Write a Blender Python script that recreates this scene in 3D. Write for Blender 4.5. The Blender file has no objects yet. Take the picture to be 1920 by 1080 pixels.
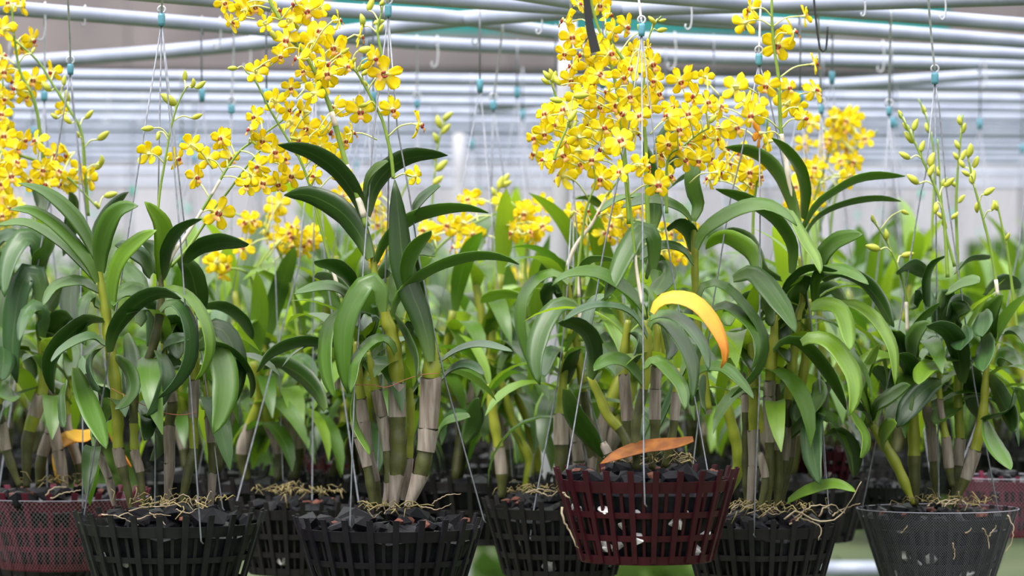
import bpy, math, random
from mathutils import Vector, Matrix, Euler
RND = random.Random(7)
SC = bpy.context.scene
COL = SC.collection
FPX, CX, CY, CAMZ = 7200.0, 960.0, 540.0, 1.35      # 135 mm lens, 1920 px frame, level camera 1.35 m above ground

# ------------------------------------------------------------------ camera, sky, sun, exposure
cam = bpy.data.cameras.new('camera'); cam_o = bpy.data.objects.new('camera', cam); COL.objects.link(cam_o)
cam_o.location = (0, 0, CAMZ); cam_o.rotation_euler = (math.pi/2, 0, 0)
cam.lens = 135; cam.sensor_width = 36; cam.clip_end = 400
cam.dof.use_dof = True; cam.dof.focus_distance = 5.93; cam.dof.aperture_fstop = 5.0
SC.camera = cam_o
SC.view_settings.view_transform = 'Standard'; SC.view_settings.look = 'None'
SC.view_settings.gamma = 1; SC.view_settings.use_curve_mapping = False
SC.view_settings.exposure = 0.85
SC.cycles.max_bounces = 7; SC.cycles.transparent_max_bounces = 16
SC.cycles.diffuse_bounces = 3; SC.cycles.glossy_bounces = 2; SC.cycles.transmission_bounces = 4
w = bpy.data.worlds.new('overcast_sky'); SC.world = w; w.use_nodes = True
nt = w.node_tree; nt.nodes.clear()
tc = nt.nodes.new('ShaderNodeTexCoord'); sp = nt.nodes.new('ShaderNodeSeparateXYZ')
rp = nt.nodes.new('ShaderNodeValToRGB'); bg = nt.nodes.new('ShaderNodeBackground'); wo = nt.nodes.new('ShaderNodeOutputWorld')
nt.links.new(tc.outputs['Generated'], sp.inputs[0]); nt.links.new(sp.outputs['Z'], rp.inputs[0])
rp.color_ramp.elements[0].position = 0.0; rp.color_ramp.elements[0].color = (0.42, 0.43, 0.46, 1)
rp.color_ramp.elements[1].position = 1.0; rp.color_ramp.elements[1].color = (2.2, 2.2, 2.24, 1)
nt.links.new(rp.outputs[0], bg.inputs[0]); bg.inputs[1].default_value = 1.0
nt.links.new(bg.outputs[0], wo.inputs[0])
sun = bpy.data.lights.new('sun', 'SUN'); sun.energy = 2.4; sun.angle = math.radians(24); sun.color = (1, 0.97, 0.9)
sun_o = bpy.data.objects.new('sun', sun); COL.objects.link(sun_o)
sun_o.rotation_euler = Euler((math.radians(24), math.radians(-20), 0))

def P(x, y, d): return Vector(((x-CX)*d/FPX, d, CAMZ+(CY-y)*d/FPX))

# ------------------------------------------------------------------ materials
def newmat(name):
    m = bpy.data.materials.new(name); m.use_nodes = True
    n = m.node_tree.nodes; n.clear()
    return m, m.node_tree
def pmat(name, c, c2=None, rough=.5, spec=.5, metal=0, scale=30, bump=0, trans=0, tcol=None, orand=0, stretch=None, uvfade=None, detail=3):
    """principled material: noise between two colours, per-object variation, optional translucency"""
    m, t = newmat(name); N, K = t.nodes, t.links
    out = N.new('ShaderNodeOutputMaterial'); b = N.new('ShaderNodeBsdfPrincipled')
    b.inputs['Roughness'].default_value = rough; b.inputs['Metallic'].default_value = metal
    b.inputs['Specular IOR Level'].default_value = spec
    tc = N.new('ShaderNodeTexCoord'); mp = N.new('ShaderNodeMapping'); K.new(tc.outputs['Object'], mp.inputs[0])
    if stretch: mp.inputs['Scale'].default_value = stretch
    no = N.new('ShaderNodeTexNoise'); no.inputs['Scale'].default_value = scale; no.inputs['Detail'].default_value = detail
    K.new(mp.outputs[0], no.inputs['Vector'])
    mx = N.new('ShaderNodeMix'); mx.data_type = 'RGBA'
    mx.inputs['A'].default_value = (*c, 1); mx.inputs['B'].default_value = (*(c2 or c), 1)
    rm = N.new('ShaderNodeMapRange'); rm.inputs[1].default_value = .35; rm.inputs[2].default_value = .65
    K.new(no.outputs['Fac'], rm.inputs[0])
    src = rm.outputs[0]
    if orand:
        oi = N.new('ShaderNodeObjectInfo'); ad = N.new('ShaderNodeMath'); ad.operation = 'MULTIPLY_ADD'
        K.new(oi.outputs['Random'], ad.inputs[0]); ad.inputs[1].default_value = orand
        s2 = N.new('ShaderNodeMath'); s2.operation = 'MULTIPLY'; K.new(src, s2.inputs[0]); s2.inputs[1].default_value = 1-orand
        K.new(s2.outputs[0], ad.inputs[2]); src = ad.outputs[0]
    K.new(src, mx.inputs['Factor'])
    colr = mx.outputs['Result']
    if uvfade:                                     # second colour near the base of a petal or leaf (uv v = 0)
        uv = N.new('ShaderNodeUVMap'); sx = N.new('ShaderNodeSeparateXYZ'); K.new(uv.outputs[0], sx.inputs[0])
        r2 = N.new('ShaderNodeMapRange'); r2.inputs[1].default_value = uvfade[1]; r2.inputs[2].default_value = uvfade[2]
        K.new(sx.outputs['Y'], r2.inputs[0])
        m2 = N.new('ShaderNodeMix'); m2.data_type = 'RGBA'; m2.inputs['A'].default_value = (*uvfade[0], 1)
        K.new(r2.outputs[0], m2.inputs['Factor']); K.new(colr, m2.inputs['B']); colr = m2.outputs['Result']
    K.new(colr, b.inputs['Base Color'])
    if bump:
        bp = N.new('ShaderNodeBump'); bp.inputs['Strength'].default_value = bump; bp.inputs['Distance'].default_value = .002
        K.new(no.outputs['Fac'], bp.inputs['Height']); K.new(bp.outputs[0], b.inputs['Normal'])
    last = b.outputs[0]
    if trans:
        tr = N.new('ShaderNodeBsdfTranslucent'); ms = N.new('ShaderNodeMixShader'); ms.inputs[0].default_value = trans
        if tcol: tr.inputs[0].default_value = (*tcol, 1)
        else: K.new(colr, tr.inputs[0])
        K.new(last, ms.inputs[1]); K.new(tr.outputs[0], ms.inputs[2]); last = ms.outputs[0]
    K.new(last, out.inputs[0])
    return m

def leafmat(name, c1, c2, tcol, trans, rough=.37, spec=.55, midrib=(.16, .26, .06)):
    m, t = newmat(name); N, K = t.nodes, t.links
    out = N.new('ShaderNodeOutputMaterial'); b = N.new('ShaderNodeBsdfPrincipled')
    b.inputs['Roughness'].default_value = rough; b.inputs['Specular IOR Level'].default_value = spec
    b.inputs['Sheen Weight'].default_value = .05; b.inputs['Sheen Roughness'].default_value = .45; b.inputs['Sheen Tint'].default_value = (.85, 1, .85, 1)
    oi = N.new('ShaderNodeObjectInfo'); uv = N.new('ShaderNodeUVMap'); sx = N.new('ShaderNodeSeparateXYZ'); K.new(uv.outputs[0], sx.inputs[0])
    mp = N.new('ShaderNodeMapping'); mp.inputs['Scale'].default_value = (14, 2.2, 1); K.new(uv.outputs[0], mp.inputs[0])
    ofs = N.new('ShaderNodeCombineXYZ'); mlt = N.new('ShaderNodeMath'); mlt.operation = 'MULTIPLY'; mlt.inputs[1].default_value = 50
    K.new(oi.outputs['Random'], mlt.inputs[0]); K.new(mlt.outputs[0], ofs.inputs['Z']); K.new(ofs.outputs[0], mp.inputs['Location'])
    no = N.new('ShaderNodeTexNoise'); no.inputs['Scale'].default_value = 1.0; no.inputs['Detail'].default_value = 4; K.new(mp.outputs[0], no.inputs['Vector'])
    ad = N.new('ShaderNodeMath'); ad.operation = 'MULTIPLY_ADD'; K.new(no.outputs['Fac'], ad.inputs[0]); ad.inputs[1].default_value = .45
    hm = N.new('ShaderNodeMath'); hm.operation = 'MULTIPLY'; K.new(oi.outputs['Random'], hm.inputs[0]); hm.inputs[1].default_value = .65
    K.new(hm.outputs[0], ad.inputs[2])
    mx = N.new('ShaderNodeMix'); mx.data_type = 'RGBA'; mx.inputs['A'].default_value = (*c1, 1); mx.inputs['B'].default_value = (*c2, 1)
    K.new(ad.outputs[0], mx.inputs['Factor'])
    # lighter base of the blade and a midrib line
    rb = N.new('ShaderNodeMapRange'); rb.inputs[1].default_value = 0; rb.inputs[2].default_value = .22; rb.inputs[3].default_value = .55; rb.inputs[4].default_value = 0
    K.new(sx.outputs['Y'], rb.inputs[0])
    m2 = N.new('ShaderNodeMix'); m2.data_type = 'RGBA'; m2.inputs['B'].default_value = (*midrib, 1); K.new(rb.outputs[0], m2.inputs['Factor']); K.new(mx.outputs['Result'], m2.inputs['A'])
    sb = N.new('ShaderNodeMath'); sb.operation = 'SUBTRACT'; K.new(sx.outputs['X'], sb.inputs[0]); sb.inputs[1].default_value = .5
    ab = N.new('ShaderNodeMath'); ab.operation = 'ABSOLUTE'; K.new(sb.outputs[0], ab.inputs[0])
    rr = N.new('ShaderNodeMapRange'); rr.inputs[1].default_value = .012; rr.inputs[2].default_value = .04; rr.inputs[3].default_value = .5; rr.inputs[4].default_value = 0
    K.new(ab.outputs[0], rr.inputs[0])
    m3 = N.new('ShaderNodeMix'); m3.data_type = 'RGBA'; m3.inputs['B'].default_value = (*[x*.6 for x in midrib], 1)
    K.new(rr.outputs[0], m3.inputs['Factor']); K.new(m2.outputs['Result'], m3.inputs['A'])
    K.new(m3.outputs['Result'], b.inputs['Base Color'])
    wv = N.new('ShaderNodeMapping'); wv.inputs['Scale'].default_value = (60, .6, 1); K.new(uv.outputs[0], wv.inputs[0])
    n2 = N.new('ShaderNodeTexNoise'); n2.inputs['Scale'].default_value = 1; K.new(wv.outputs[0], n2.inputs['Vector'])
    bp = N.new('ShaderNodeBump'); bp.inputs['Strength'].default_value = .18; bp.inputs['Distance'].default_value = .0012
    K.new(n2.outputs['Fac'], bp.inputs['Height']); K.new(bp.outputs[0], b.inputs['Normal'])
    tr = N.new('ShaderNodeBsdfTranslucent'); tr.inputs[0].default_value = (*tcol, 1)
    ms = N.new('ShaderNodeMixShader'); ms.inputs[0].default_value = trans
    K.new(b.outputs[0], ms.inputs[1]); K.new(tr.outputs[0], ms.inputs[2]); K.new(ms.outputs[0], out.inputs[0])
    return m

def netmat(name, col, cells, line):
    """woven net: diagonal threads from the uv, open holes between them"""
    m, t = newmat(name); N, K = t.nodes, t.links
    out = N.new('ShaderNodeOutputMaterial'); b = N.new('ShaderNodeBsdfPrincipled'); b.inputs['Base Color'].default_value = (*col, 1); b.inputs['Roughness'].default_value = .6
    uv = N.new('ShaderNodeUVMap'); sx = N.new('ShaderNodeSeparateXYZ'); K.new(uv.outputs[0], sx.inputs[0])
    res = []
    for op in ('ADD', 'SUBTRACT'):
        a = N.new('ShaderNodeMath'); a.operation = op; K.new(sx.outputs['X'], a.inputs[0]); K.new(sx.outputs['Y'], a.inputs[1])
        s = N.new('ShaderNodeMath'); s.operation = 'MULTIPLY'; s.inputs[1].default_value = cells; K.new(a.outputs[0], s.inputs[0])
        f = N.new('ShaderNodeMath'); f.operation = 'FRACT'; K.new(s.outputs[0], f.inputs[0])
        l = N.new('ShaderNodeMath'); l.operation = 'LESS_THAN'; l.inputs[1].default_value = line; K.new(f.outputs[0], l.inputs[0]); res.append(l)
    mxm = N.new('ShaderNodeMath'); mxm.operation = 'MAXIMUM'; K.new(res[0].outputs[0], mxm.inputs[0]); K.new(res[1].outputs[0], mxm.inputs[1])
    tp = N.new('ShaderNodeBsdfTransparent'); ms = N.new('ShaderNodeMixShader')
    K.new(mxm.outputs[0], ms.inputs[0]); K.new(tp.outputs[0], ms.inputs[1]); K.new(b.outputs[0], ms.inputs[2]); K.new(ms.outputs[0], out.inputs[0])
    return m

M = {}
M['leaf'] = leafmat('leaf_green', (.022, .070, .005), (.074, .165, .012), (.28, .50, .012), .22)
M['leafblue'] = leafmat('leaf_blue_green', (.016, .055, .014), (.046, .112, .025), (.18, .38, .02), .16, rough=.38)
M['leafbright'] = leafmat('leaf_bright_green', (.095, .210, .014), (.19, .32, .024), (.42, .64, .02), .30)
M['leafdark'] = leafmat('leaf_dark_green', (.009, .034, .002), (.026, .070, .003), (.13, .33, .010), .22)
M['leafyellow'] = pmat('leaf_turned_yellow', (.66, .20, .012), (.74, .30, .02), rough=.5, scale=30, trans=.28, uvfade=((.78, .47, .035), .25, .95))
M['leaforange'] = pmat('leaf_dry_orange', (.34, .115, .010), (.19, .055, .007), rough=.65, scale=60, trans=.12)
M['cane'] = pmat('cane_yellow_green', (.30, .31, .028), (.19, .24, .018), rough=.42, scale=40, orand=.5)
M['olive'] = pmat('cane_olive', (.085, .09, .018), (.04, .042, .014), rough=.5, scale=60, orand=.4)
M['paper'] = pmat('cane_dry_sheath', (.36, .31, .265), (.14, .105, .08), rough=.78, scale=26, stretch=(6, 6, .7), bump=.5, orand=.35)
M['spike'] = pmat('spike_green', (.24, .34, .055), (.15, .25, .03), rough=.4, scale=40, orand=.5)
M['pedicel'] = pmat('pedicel_pale', (.70, .72, .30), (.56, .62, .2), rough=.45, scale=40)
M['bract'] = pmat('spike_pale_bract', (.78, .72, .62), (.6, .52, .42), rough=.7, scale=40)
M['petal'] = pmat('petal_yellow', (.98, .86, .025), (.97, .77, .010), rough=.5, spec=.25, scale=45, orand=.55, trans=.45, uvfade=((.92, .90, .42), .04, .44))
M['petalback'] = pmat('flower_centre_cream', (.86, .82, .42), (.72, .74, .28), rough=.5, scale=80)
M['lip'] = pmat('lip_maroon', (.26, .012, .02), (.38, .05, .03), rough=.45, scale=200)
M['lippink'] = pmat('lip_salmon', (.80, .33, .16), (.85, .50, .08), rough=.5, scale=200)
M['bud'] = pmat('bud_yellow_green', (.62, .60, .06), (.42, .48, .05), rough=.4, scale=70, orand=.5, trans=.15)
M['oldflower'] = pmat('petal_faded_orange', (.95, .50, .02), (.92, .42, .03), rough=.6, scale=40, trans=.42)
M['charcoal'] = pmat('charcoal', (.0045, .0045, .006), (.013, .013, .018), rough=.42, spec=.14, scale=60, bump=.5, orand=.3)
M['bark'] = pmat('bark_chip', (.16, .05, .03), (.09, .03, .02), rough=.8, scale=80, orand=.4)
M['moss'] = pmat('dry_moss', (.12, .10, .035), (.27, .21, .09), rough=.9, scale=60, orand=.5)
M['root'] = pmat('aerial_root', (.36, .29, .20), (.17, .12, .07), rough=.7, scale=50, orand=.3)
M['foam'] = pmat('white_foam', (.62, .60, .61), (.42, .40, .41), rough=.8, scale=80)
M['bk_black'] = pmat('plastic_black', (.0085, .009, .0095), (.016, .0165, .018), rough=.48, spec=.25, scale=30)
M['bk_purple'] = pmat('plastic_black_purple', (.007, .0055, .009), (.012, .0095, .015), rough=.45, spec=.25, scale=30)
M['bk_brown'] = pmat('plastic_weathered', (.021, .018, .020), (.013, .011, .013), rough=.6, spec=.25, scale=30)
M['bk_red'] = pmat('plastic_dark_red', (.040, .0045, .010), (.028, .0035, .007), rough=.45, spec=.25, scale=30)
M['bk_pink'] = pmat('plastic_crimson', (.15, .014, .040), (.09, .010, .026), rough=.5, spec=.25, scale=30)
M['net'] = netmat('net_white', (.26, .25, .31), 1.0, .08)
M['netpink'] = netmat('net_fine', (.36, .30, .36), 1.0, .08)
M['wire'] = pmat('galvanised_wire', (.30, .31, .36), (.20, .21, .25), rough=.45, metal=.4, scale=120)
M['hookwire'] = pmat('bright_wire', (.58, .59, .64), (.46, .47, .52), rough=.5, metal=.15, scale=120)
M['clip'] = pmat('clip_teal', (.075, .24, .32), (.10, .30, .38), rough=.45, scale=60)
M['clipgreen'] = pmat('clip_green', (.015, .42, .27), (.02, .5, .33), rough=.45, scale=60)
M['pipe'] = pmat('galvanised_pipe', (.38, .415, .53), (.30, .33, .44), rough=.48, metal=.12, scale=12, stretch=(1, 1, 1), bump=.1)
M['post'] = pmat('post_grey', (.46, .46, .51), (.40, .40, .45), rough=.6, scale=10)
M['strap'] = pmat('black_strap', (.012, .012, .014), rough=.6)
M['ground'] = pmat('ground_soil', (.035, .055, .018), (.06, .075, .03), rough=.95, scale=3)
M['weed'] = pmat('weed_green', (.055, .13, .018), (.11, .19, .03), rough=.7, scale=3, orand=.5, trans=.2)
M['sheet'] = pmat('white_sheeting', (.46, .45, .50), (.34, .33, .37), rough=.7, scale=1.5, stretch=(3, 1, .3))
M['brown'] = pmat('weathered_board', (.24, .205, .21), (.15, .13, .14), rough=.9, scale=1.6)
M['teal'] = pmat('teal_shade_cloth', (.012, .15, .15), (.02, .21, .20), rough=.9, scale=2)
M['shade'] = pmat('added_wall_dark', (.035, .06, .05), (.05, .085, .065), rough=.95, scale=2)  # for the added out-of-view walls, dark to hold back horizon light
M['thread'] = pmat('red_thread', (.22, .06, .03), rough=.7)

# ------------------------------------------------------------------ mesh helpers
def mk(name, V, Fc, mats, fm=None, uv=None, smooth=True):
    me = bpy.data.meshes.new(name); me.from_pydata([tuple(v) for v in V], [], Fc)
    for m in (mats if isinstance(mats, (list, tuple)) else [mats]): me.materials.append(M[m])
    if fm: me.polygons.foreach_set('material_index', fm)
    if smooth: me.polygons.foreach_set('use_smooth', [True]*len(me.polygons))
    if uv:
        l = me.uv_layers.new(name='UVMap'); li = [0]*len(me.loops); me.loops.foreach_get('vertex_index', li)
        flat = []
        for i in li: flat.extend(uv[i])
        l.data.foreach_set('uv', flat)
    me.update(); return me
def ob(name, me, parent=None, loc=None, rot=None, scale=None):
    o = bpy.data.objects.new(name, me); COL.objects.link(o)
    if parent is not None: o.parent = parent
    if loc is not None: o.location = loc
    if rot is not None: o.rotation_euler = rot
    if scale is not None: o.scale = scale if hasattr(scale, '__len__') else (scale,)*3
    return o
def tag(o, label, cat, group=None, kind=None):
    o['label'] = label; o['category'] = cat
    if group: o['group'] = group
    if kind: o['kind'] = kind
    return o
def thing(name, label, cat, loc, group=None, rotz=0):
    o = bpy.data.objects.new(name, None); COL.objects.link(o); o.location = loc; o.rotation_euler = (0, 0, rotz); o.empty_display_size = .05
    return tag(o, label, cat, group)
def struct(name, me, loc=None, rot=None):
    o = ob(name, me, None, loc, rot); o['kind'] = 'structure'; return o

def cat_rom(pts, n):
    """uniform resample of a Catmull-Rom curve through the points (tuples of any length)"""
    k = len(pts[0]); p = [tuple(2*a-b for a, b in zip(pts[0], pts[1]))]+[tuple(q) for q in pts]+[tuple(2*a-b for a, b in zip(pts[-1], pts[-2]))]
    dense = []
    for i in range(1, len(p)-2):
        for s in range(12):
            t = s/12; t2 = t*t; t3 = t2*t
            dense.append(tuple(.5*(2*p[i][c]+(p[i+1][c]-p[i-1][c])*t+(2*p[i-1][c]-5*p[i][c]+4*p[i+1][c]-p[i+2][c])*t2+(3*p[i][c]-p[i-1][c]-3*p[i+1][c]+p[i+2][c])*t3) for c in range(k)))
    dense.append(tuple(pts[-1]))
    L = [0]
    for a, b in zip(dense, dense[1:]): L.append(L[-1]+math.sqrt(sum((x-y)**2 for x, y in zip(a[:3], b[:3])))+1e-9)
    out = []; j = 0
    for i in range(n):
        s = L[-1]*i/(n-1)
        while j < len(L)-2 and L[j+1] < s: j += 1
        f = (s-L[j])/(L[j+1]-L[j]); f = min(1, max(0, f))
        out.append(tuple(a+(b-a)*f for a, b in zip(dense[j], dense[j+1])))
    return out

def tube(path, rad, ns=8, cap=True):
    V = []; Fc = []; n = len(path); prev = None
    for i, p in enumerate(path):
        t = (path[min(i+1, n-1)]-path[max(i-1, 0)]).normalized()
        if prev is None:
            a = Vector((0, 1, 0)) if abs(t.y) < .8 else Vector((1, 0, 0))
            u = t.cross(a).normalized()
        else: u = (prev-t*prev.dot(t)).normalized()
        prev = u; v = t.cross(u)
        r = rad[i] if hasattr(rad, '__len__') else rad
        for k in range(ns):
            an = 2*math.pi*k/ns; V.append(p+(u*math.cos(an)+v*math.sin(an))*r)
    for i in range(n-1):
        for k in range(ns):
            a = i*ns+k; b = i*ns+(k+1) % ns; Fc.append((a, b, b+ns, a+ns))
    if cap: Fc.append(tuple(range(ns-1, -1, -1))); Fc.append(tuple(range((n-1)*ns, n*ns)))
    return V, Fc
def join(parts):
    V = []; Fc = []
    for v, f in parts:
        o = len(V); V += list(v); Fc += [tuple(i+o for i in q) for q in f]
    return V, Fc
def lathe(prof, ns=16):
    V = []; Fc = []
    for r, z in prof:
        for k in range(ns): a = 2*math.pi*k/ns; V.append(Vector((r*math.cos(a), r*math.sin(a), z)))
    for i in range(len(prof)-1):
        for k in range(ns): a = i*ns+k; b = i*ns+(k+1) % ns; Fc.append((a, b, b+ns, a+ns))
    return V, Fc
def box(c, s):
    x, y, z = s[0]/2, s[1]/2, s[2]/2; c = Vector(c)
    V = [c+Vector((a, b, d)) for d in (-z, z) for b in (-y, y) for a in (-x, x)]
    return V, [(0, 2, 3, 1), (4, 5, 7, 6), (0, 1, 5, 4), (2, 6, 7, 3), (0, 4, 6, 2), (1, 3, 7, 5)]

# ------------------------------------------------------------------ leaf blades
WPROF = [(0, .34), (.06, .52), (.2, .82), (.38, .98), (.52, 1), (.70, .88), (.83, .64), (.93, .36), (.98, .15), (1, .04)]
def wprof(t):
    for (a, x), (b, y) in zip(WPROF, WPROF[1:]):
        if t <= b: return x+(y-x)*(t-a)/(b-a)
    return .05
def blade(spine, wid, Wd, Nt, fold=.22, thick=.0011, two=True):
    """ribbon with a channel section: spine points, half widths, width directions, upper-side normals"""
    us = (-1, -.55, 0, .55, 1); V = []; uv = []; n = len(spine)
    for layer in ((0, 1) if two else (0,)):
        for i, p in enumerate(spine):
            for u in us:
                V.append(p+Wd[i]*(wid[i]*u)+Nt[i]*(wid[i]*fold*(abs(u)**1.3)-(thick if layer else 0)))
                uv.append((u*.5+.5, i/(n-1)))
    Fc = []; m = len(us)
    for i in range(n-1):
        for k in range(m-1):
            a = i*m+k; Fc.append((a, a+1, a+m+1, a+m))
            if two: o = n*m; Fc.append((o+a, o+a+m, o+a+m+1, o+a+1))
    if two:
        o = n*m
        for i in range(n-1):
            a = i*m; Fc.append((a, a+m, o+a+m, o+a)); b = a+m-1; Fc.append((b, o+b, o+b+m, b+m))
        a = (n-1)*m
        for k in range(m-1): Fc.append((a+k, a+k+1, o+a+k+1, o+a+k))
    return V, Fc, uv

REG = {'A': (0, 360, 3), 'B': (640, 360, 3), 'C': (1280, 360, 3), 'D': (960, 480, 4), 'E': (1400, 600, 3.692), 'F': (0, 560, 3.692), 'G': (480, 560, 3.692),
       'H': (1080, 220, 3.692), 'I': (0, 720, 3), 'J': (640, 720, 3), 'K': (1280, 720, 3), 'X': (0, 0, 1), 'T': (0, 0, 3), 'U': (640, 0, 3), 'V': (1280, 0, 3)}
def pp(reg, s):
    ox, oy, k = REG[reg]
    return [(ox+float(a.split(',')[0])/k, oy+float(a.split(',')[1])/k) for a in s.split()], k

def hero_leaf(root, D, reg, wapp, side, s, off=0, mat=None, dz=None, name='leaf', n=15):
    pts, k = pp(reg, s); wapp /= k
    L = sum(math.hypot(a[0]-b[0], a[1]-b[1]) for a, b in zip(pts, pts[1:]))
    if dz is None:
        full = 255
        dz = math.sqrt(max(0, full*full-L*L))*D/FPX*.55+.015
        dz = min(dz, .12)
        sg = -1 if side > 0 else (1 if RND.random() < .6 else -1)
        dz *= sg
    cum = [0]
    for a, b in zip(pts, pts[1:]): cum.append(cum[-1]+math.hypot(a[0]-b[0], a[1]-b[1]))
    P3 = [tuple(P(x, y, D+off+dz*(c/cum[-1])**1.2)) for (x, y), c in zip(pts, cum)]
    sp = [Vector(q) for q in cat_rom(P3, n)]
    T = [(sp[min(i+1, n-1)]-sp[max(i-1, 0)]).normalized() for i in range(n)]
    Np = []
    for t in T:
        v = Vector((-t.z, 0, t.x)); Np.append(v.normalized() if v.length > 1e-4 else Vector((0, 0, 1)))
    sz = sum(v.z for v in Np)/n
    if abs(sz) < .25:
        chord = (sp[0]+sp[-1])/2; bul = sp[n//2]-chord
        sz = bul.dot(Np[n//2]) if bul.length > .004 else sz
    if sz < 0: Np = [-v for v in Np]
    wfull = max(46, wapp*1.06); a = math.acos(min(.95, wapp/wfull)); ph = RND.uniform(-.15, .15)
    Wd = []; Nt = []
    for i, t in enumerate(T):
        npv = (Np[i]-t*Np[i].dot(t)).normalized(); b = t.cross(npv); b = b if b.y > 0 else -b
        aa = a+ph*math.sin(i/n*4)
        wv = npv*math.cos(aa)+b*(math.sin(aa)*(1 if side > 0 else -1))
        nv = t.cross(wv).normalized()
        if (nv.y > 0) == (side > 0): nv = -nv
        Wd.append(wv); Nt.append(nv)
    hw = [wfull*D/FPX/2*wprof(i/(n-1))*(1+.03*math.sin(i*1.7+ph*9)) for i in range(n)]
    V, Fc, uv = blade(sp, hw, Wd, Nt, fold=.2)
    o = root.location
    if mat is None:
        r = RND.random()
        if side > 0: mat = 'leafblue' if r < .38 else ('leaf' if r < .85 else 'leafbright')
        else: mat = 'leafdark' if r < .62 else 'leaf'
    return ob(name, mk(name, [v-o for v in V], Fc, mat, uv=uv), root)

# ------------------------------------------------------------------ canes with joints and dry sheaths
def hero_cane(root, D, spec, off=0, name='cane'):
    """spec: (reg, 'x,y,r,m x,y,r,m ...') from the base upwards; m = g green, o olive, p papery (of the stretch that starts at this point)"""
    reg, s = spec; ox, oy, k = REG[reg] if not isinstance(reg, tuple) else reg
    pts = []
    for q in s.split():
        a = q.split(',')
        if not pts and reg == 'X': a[1] = str(float(a[1])+8)
        pts.append((ox+float(a[0])/k, oy+float(a[1])/k, float(a[2])/k, a[3] if len(a) > 3 else 'g'))
    n = max(14, int(sum(math.hypot(a[0]-b[0], a[1]-b[1]) for a, b in zip(pts, pts[1:]))/7))
    idx = [(*P(p[0], p[1], D+off), p[2]*D/FPX, float(i)) for i, p in enumerate(pts)]
    sm = cat_rom(idx, n); o = root.location
    path = [Vector(q[:3])-o for q in sm]; rad = [q[3]*(1-.35*max(0, (i/(n-1)-.80)/.20)**1.5)*min(1, .62+.38*i/(n*.18)) for i, q in enumerate(sm)]; seg = [min(len(pts)-2, max(0, int(q[4]))) for q in sm]
    # joint rings: at segment boundaries and evenly between
    rr = []
    for i in range(n):
        f = (i % 6)/6.0; rr.append(rad[i]*(1.0+.07*math.cos(f*2*math.pi)))
    V, Fc = tube(path, rr, 10)
    fm = []
    for i in range(n-1): fm += [{'g': 0, 'o': 1, 'p': 1}[pts[seg[i]][3]]]*10
    fm += [1, 0]
    c = ob(name, mk(name, V, Fc, ['cane', 'olive'], fm), root)
    i = 0
    while i < n-1:                                 # loose papery sleeves
        if pts[seg[i]][3] == 'p':
            j = i
            while j < n-1 and seg[j] == seg[i]: j += 1
            if j-i >= 1:
                ids = list(range(i, j+1)); m = len(ids)
                rs = [rad[q]*(1.10+.10*(e/(m-1) if m > 1 else 0)) for e, q in enumerate(ids)]
                V, Fc = tube([path[q] for q in ids], rs, 10, cap=False)
                for q in range(len(V)-10, len(V)): V[q] = V[q]+Vector((0, 0, RND.uniform(-.004, .003)))
                ob('sheath', mk('sheath', V, Fc, 'paper'), c)
            i = j
        else: i += 1
    return c

# ------------------------------------------------------------------ flowers
def petal_mesh(L, hw, bend, name):
    vs = (0, .18, .4, .62, .8, .93, 1); pr = (.30, .48, .78, .98, 1, .72, .25); us = (-1, -.4, .4, 1); V = []; uv = []
    for v, q in zip(vs, pr):
        for u in us: V.append(Vector((u*hw*q, bend*v*v-.10*abs(u)**2*v, v*L-.07*abs(u)*v*L))); uv.append((u*.5+.5, v))
    Fc = [(i*4+k, i*4+k+1, i*4+k+5, i*4+k+4) for i in range(6) for k in range(3)]
    n = len(V); V2 = [v+Vector((0, .03, 0)) for v in V]
    Fc += [tuple(n+i for i in reversed(f)) for f in Fc]
    for i in range(6): a = i*4; Fc += [(a, a+4, n+a+4, n+a), (a+3, n+a+3, n+a+7, a+7)]
    Fc += [(24+k, 25+k, n+25+k, n+24+k) for k in range(3)]
    return mk(name, V+V2, Fc, 'petal', uv=uv+uv)
PETS = [[petal_mesh(1.04, .25, .12*s, 'dorsal_sepal'), petal_mesh(1.04, .36, .16*s, 'petal'), petal_mesh(1.0, .29, .22*s, 'lateral_sepal')] for s in (1, -.6, 2.2)]
def core_mesh():
    V, Fc = lathe([(.0, -.16), (.07, -.14), (.13, -.02), (.15, .08), (.10, .22), (.05, .40), (.03, .55), (0, .55)], 8)
    V = [Vector((v.x, v.z, v.y)) for v in V]                   # ovary runs backwards (+Y)
    c, f = lathe([(0, .16), (.055, .13), (.075, .05), (.07, -.02), (0, -.05)], 8)
    c = [Vector((v.x, v.y-.16, v.z+.06)) for v in c]
    V, Fc = join([(V, Fc), (c, f)])
    return mk('flower_centre', V, Fc, 'petalback')
CORE = core_mesh()
def lip_mesh():
    parts = []
    for s in (-1, 1):                                          # maroon side lobes
        V, Fc = lathe([(0, -.14), (.07, -.09), (.105, .02), (.07, .13), (0, .17)], 7)
        V = [Vector((v.x*.75+s*.12, v.y*.9-.22, v.z*.95-.05)) for v in V]; parts.append((V, Fc))
    a = join(parts); n1 = len(a[1])
    V = []; hw = (.07, .10, .17, .22, .15)
    for i, h in enumerate(hw):
        t = i/4
        for u in (-1, 0, 1): V.append(Vector((u*h, -.20-.16*math.sin(t*2.2)-.05*abs(u), -.12-.36*t+.05*(u == 0)*(t > .9))))
    Fc = [(i*3+k, i*3+k+1, i*3+k+4, i*3+k+3) for i in range(4) for k in range(2)]
    n = len(V); V2 = [v+Vector((0, .03, 0)) for v in V]; F2 = [tuple(n+i for i in reversed(f)) for f in Fc]
    b = (V+V2, Fc+F2); al = join([a, b])
    fm = [0]*n1+[0, 0, 1, 1, 1, 1, 1, 1]*2
    return mk('lip', al[0], al[1], ['lip', 'lippink'], fm)
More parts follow.
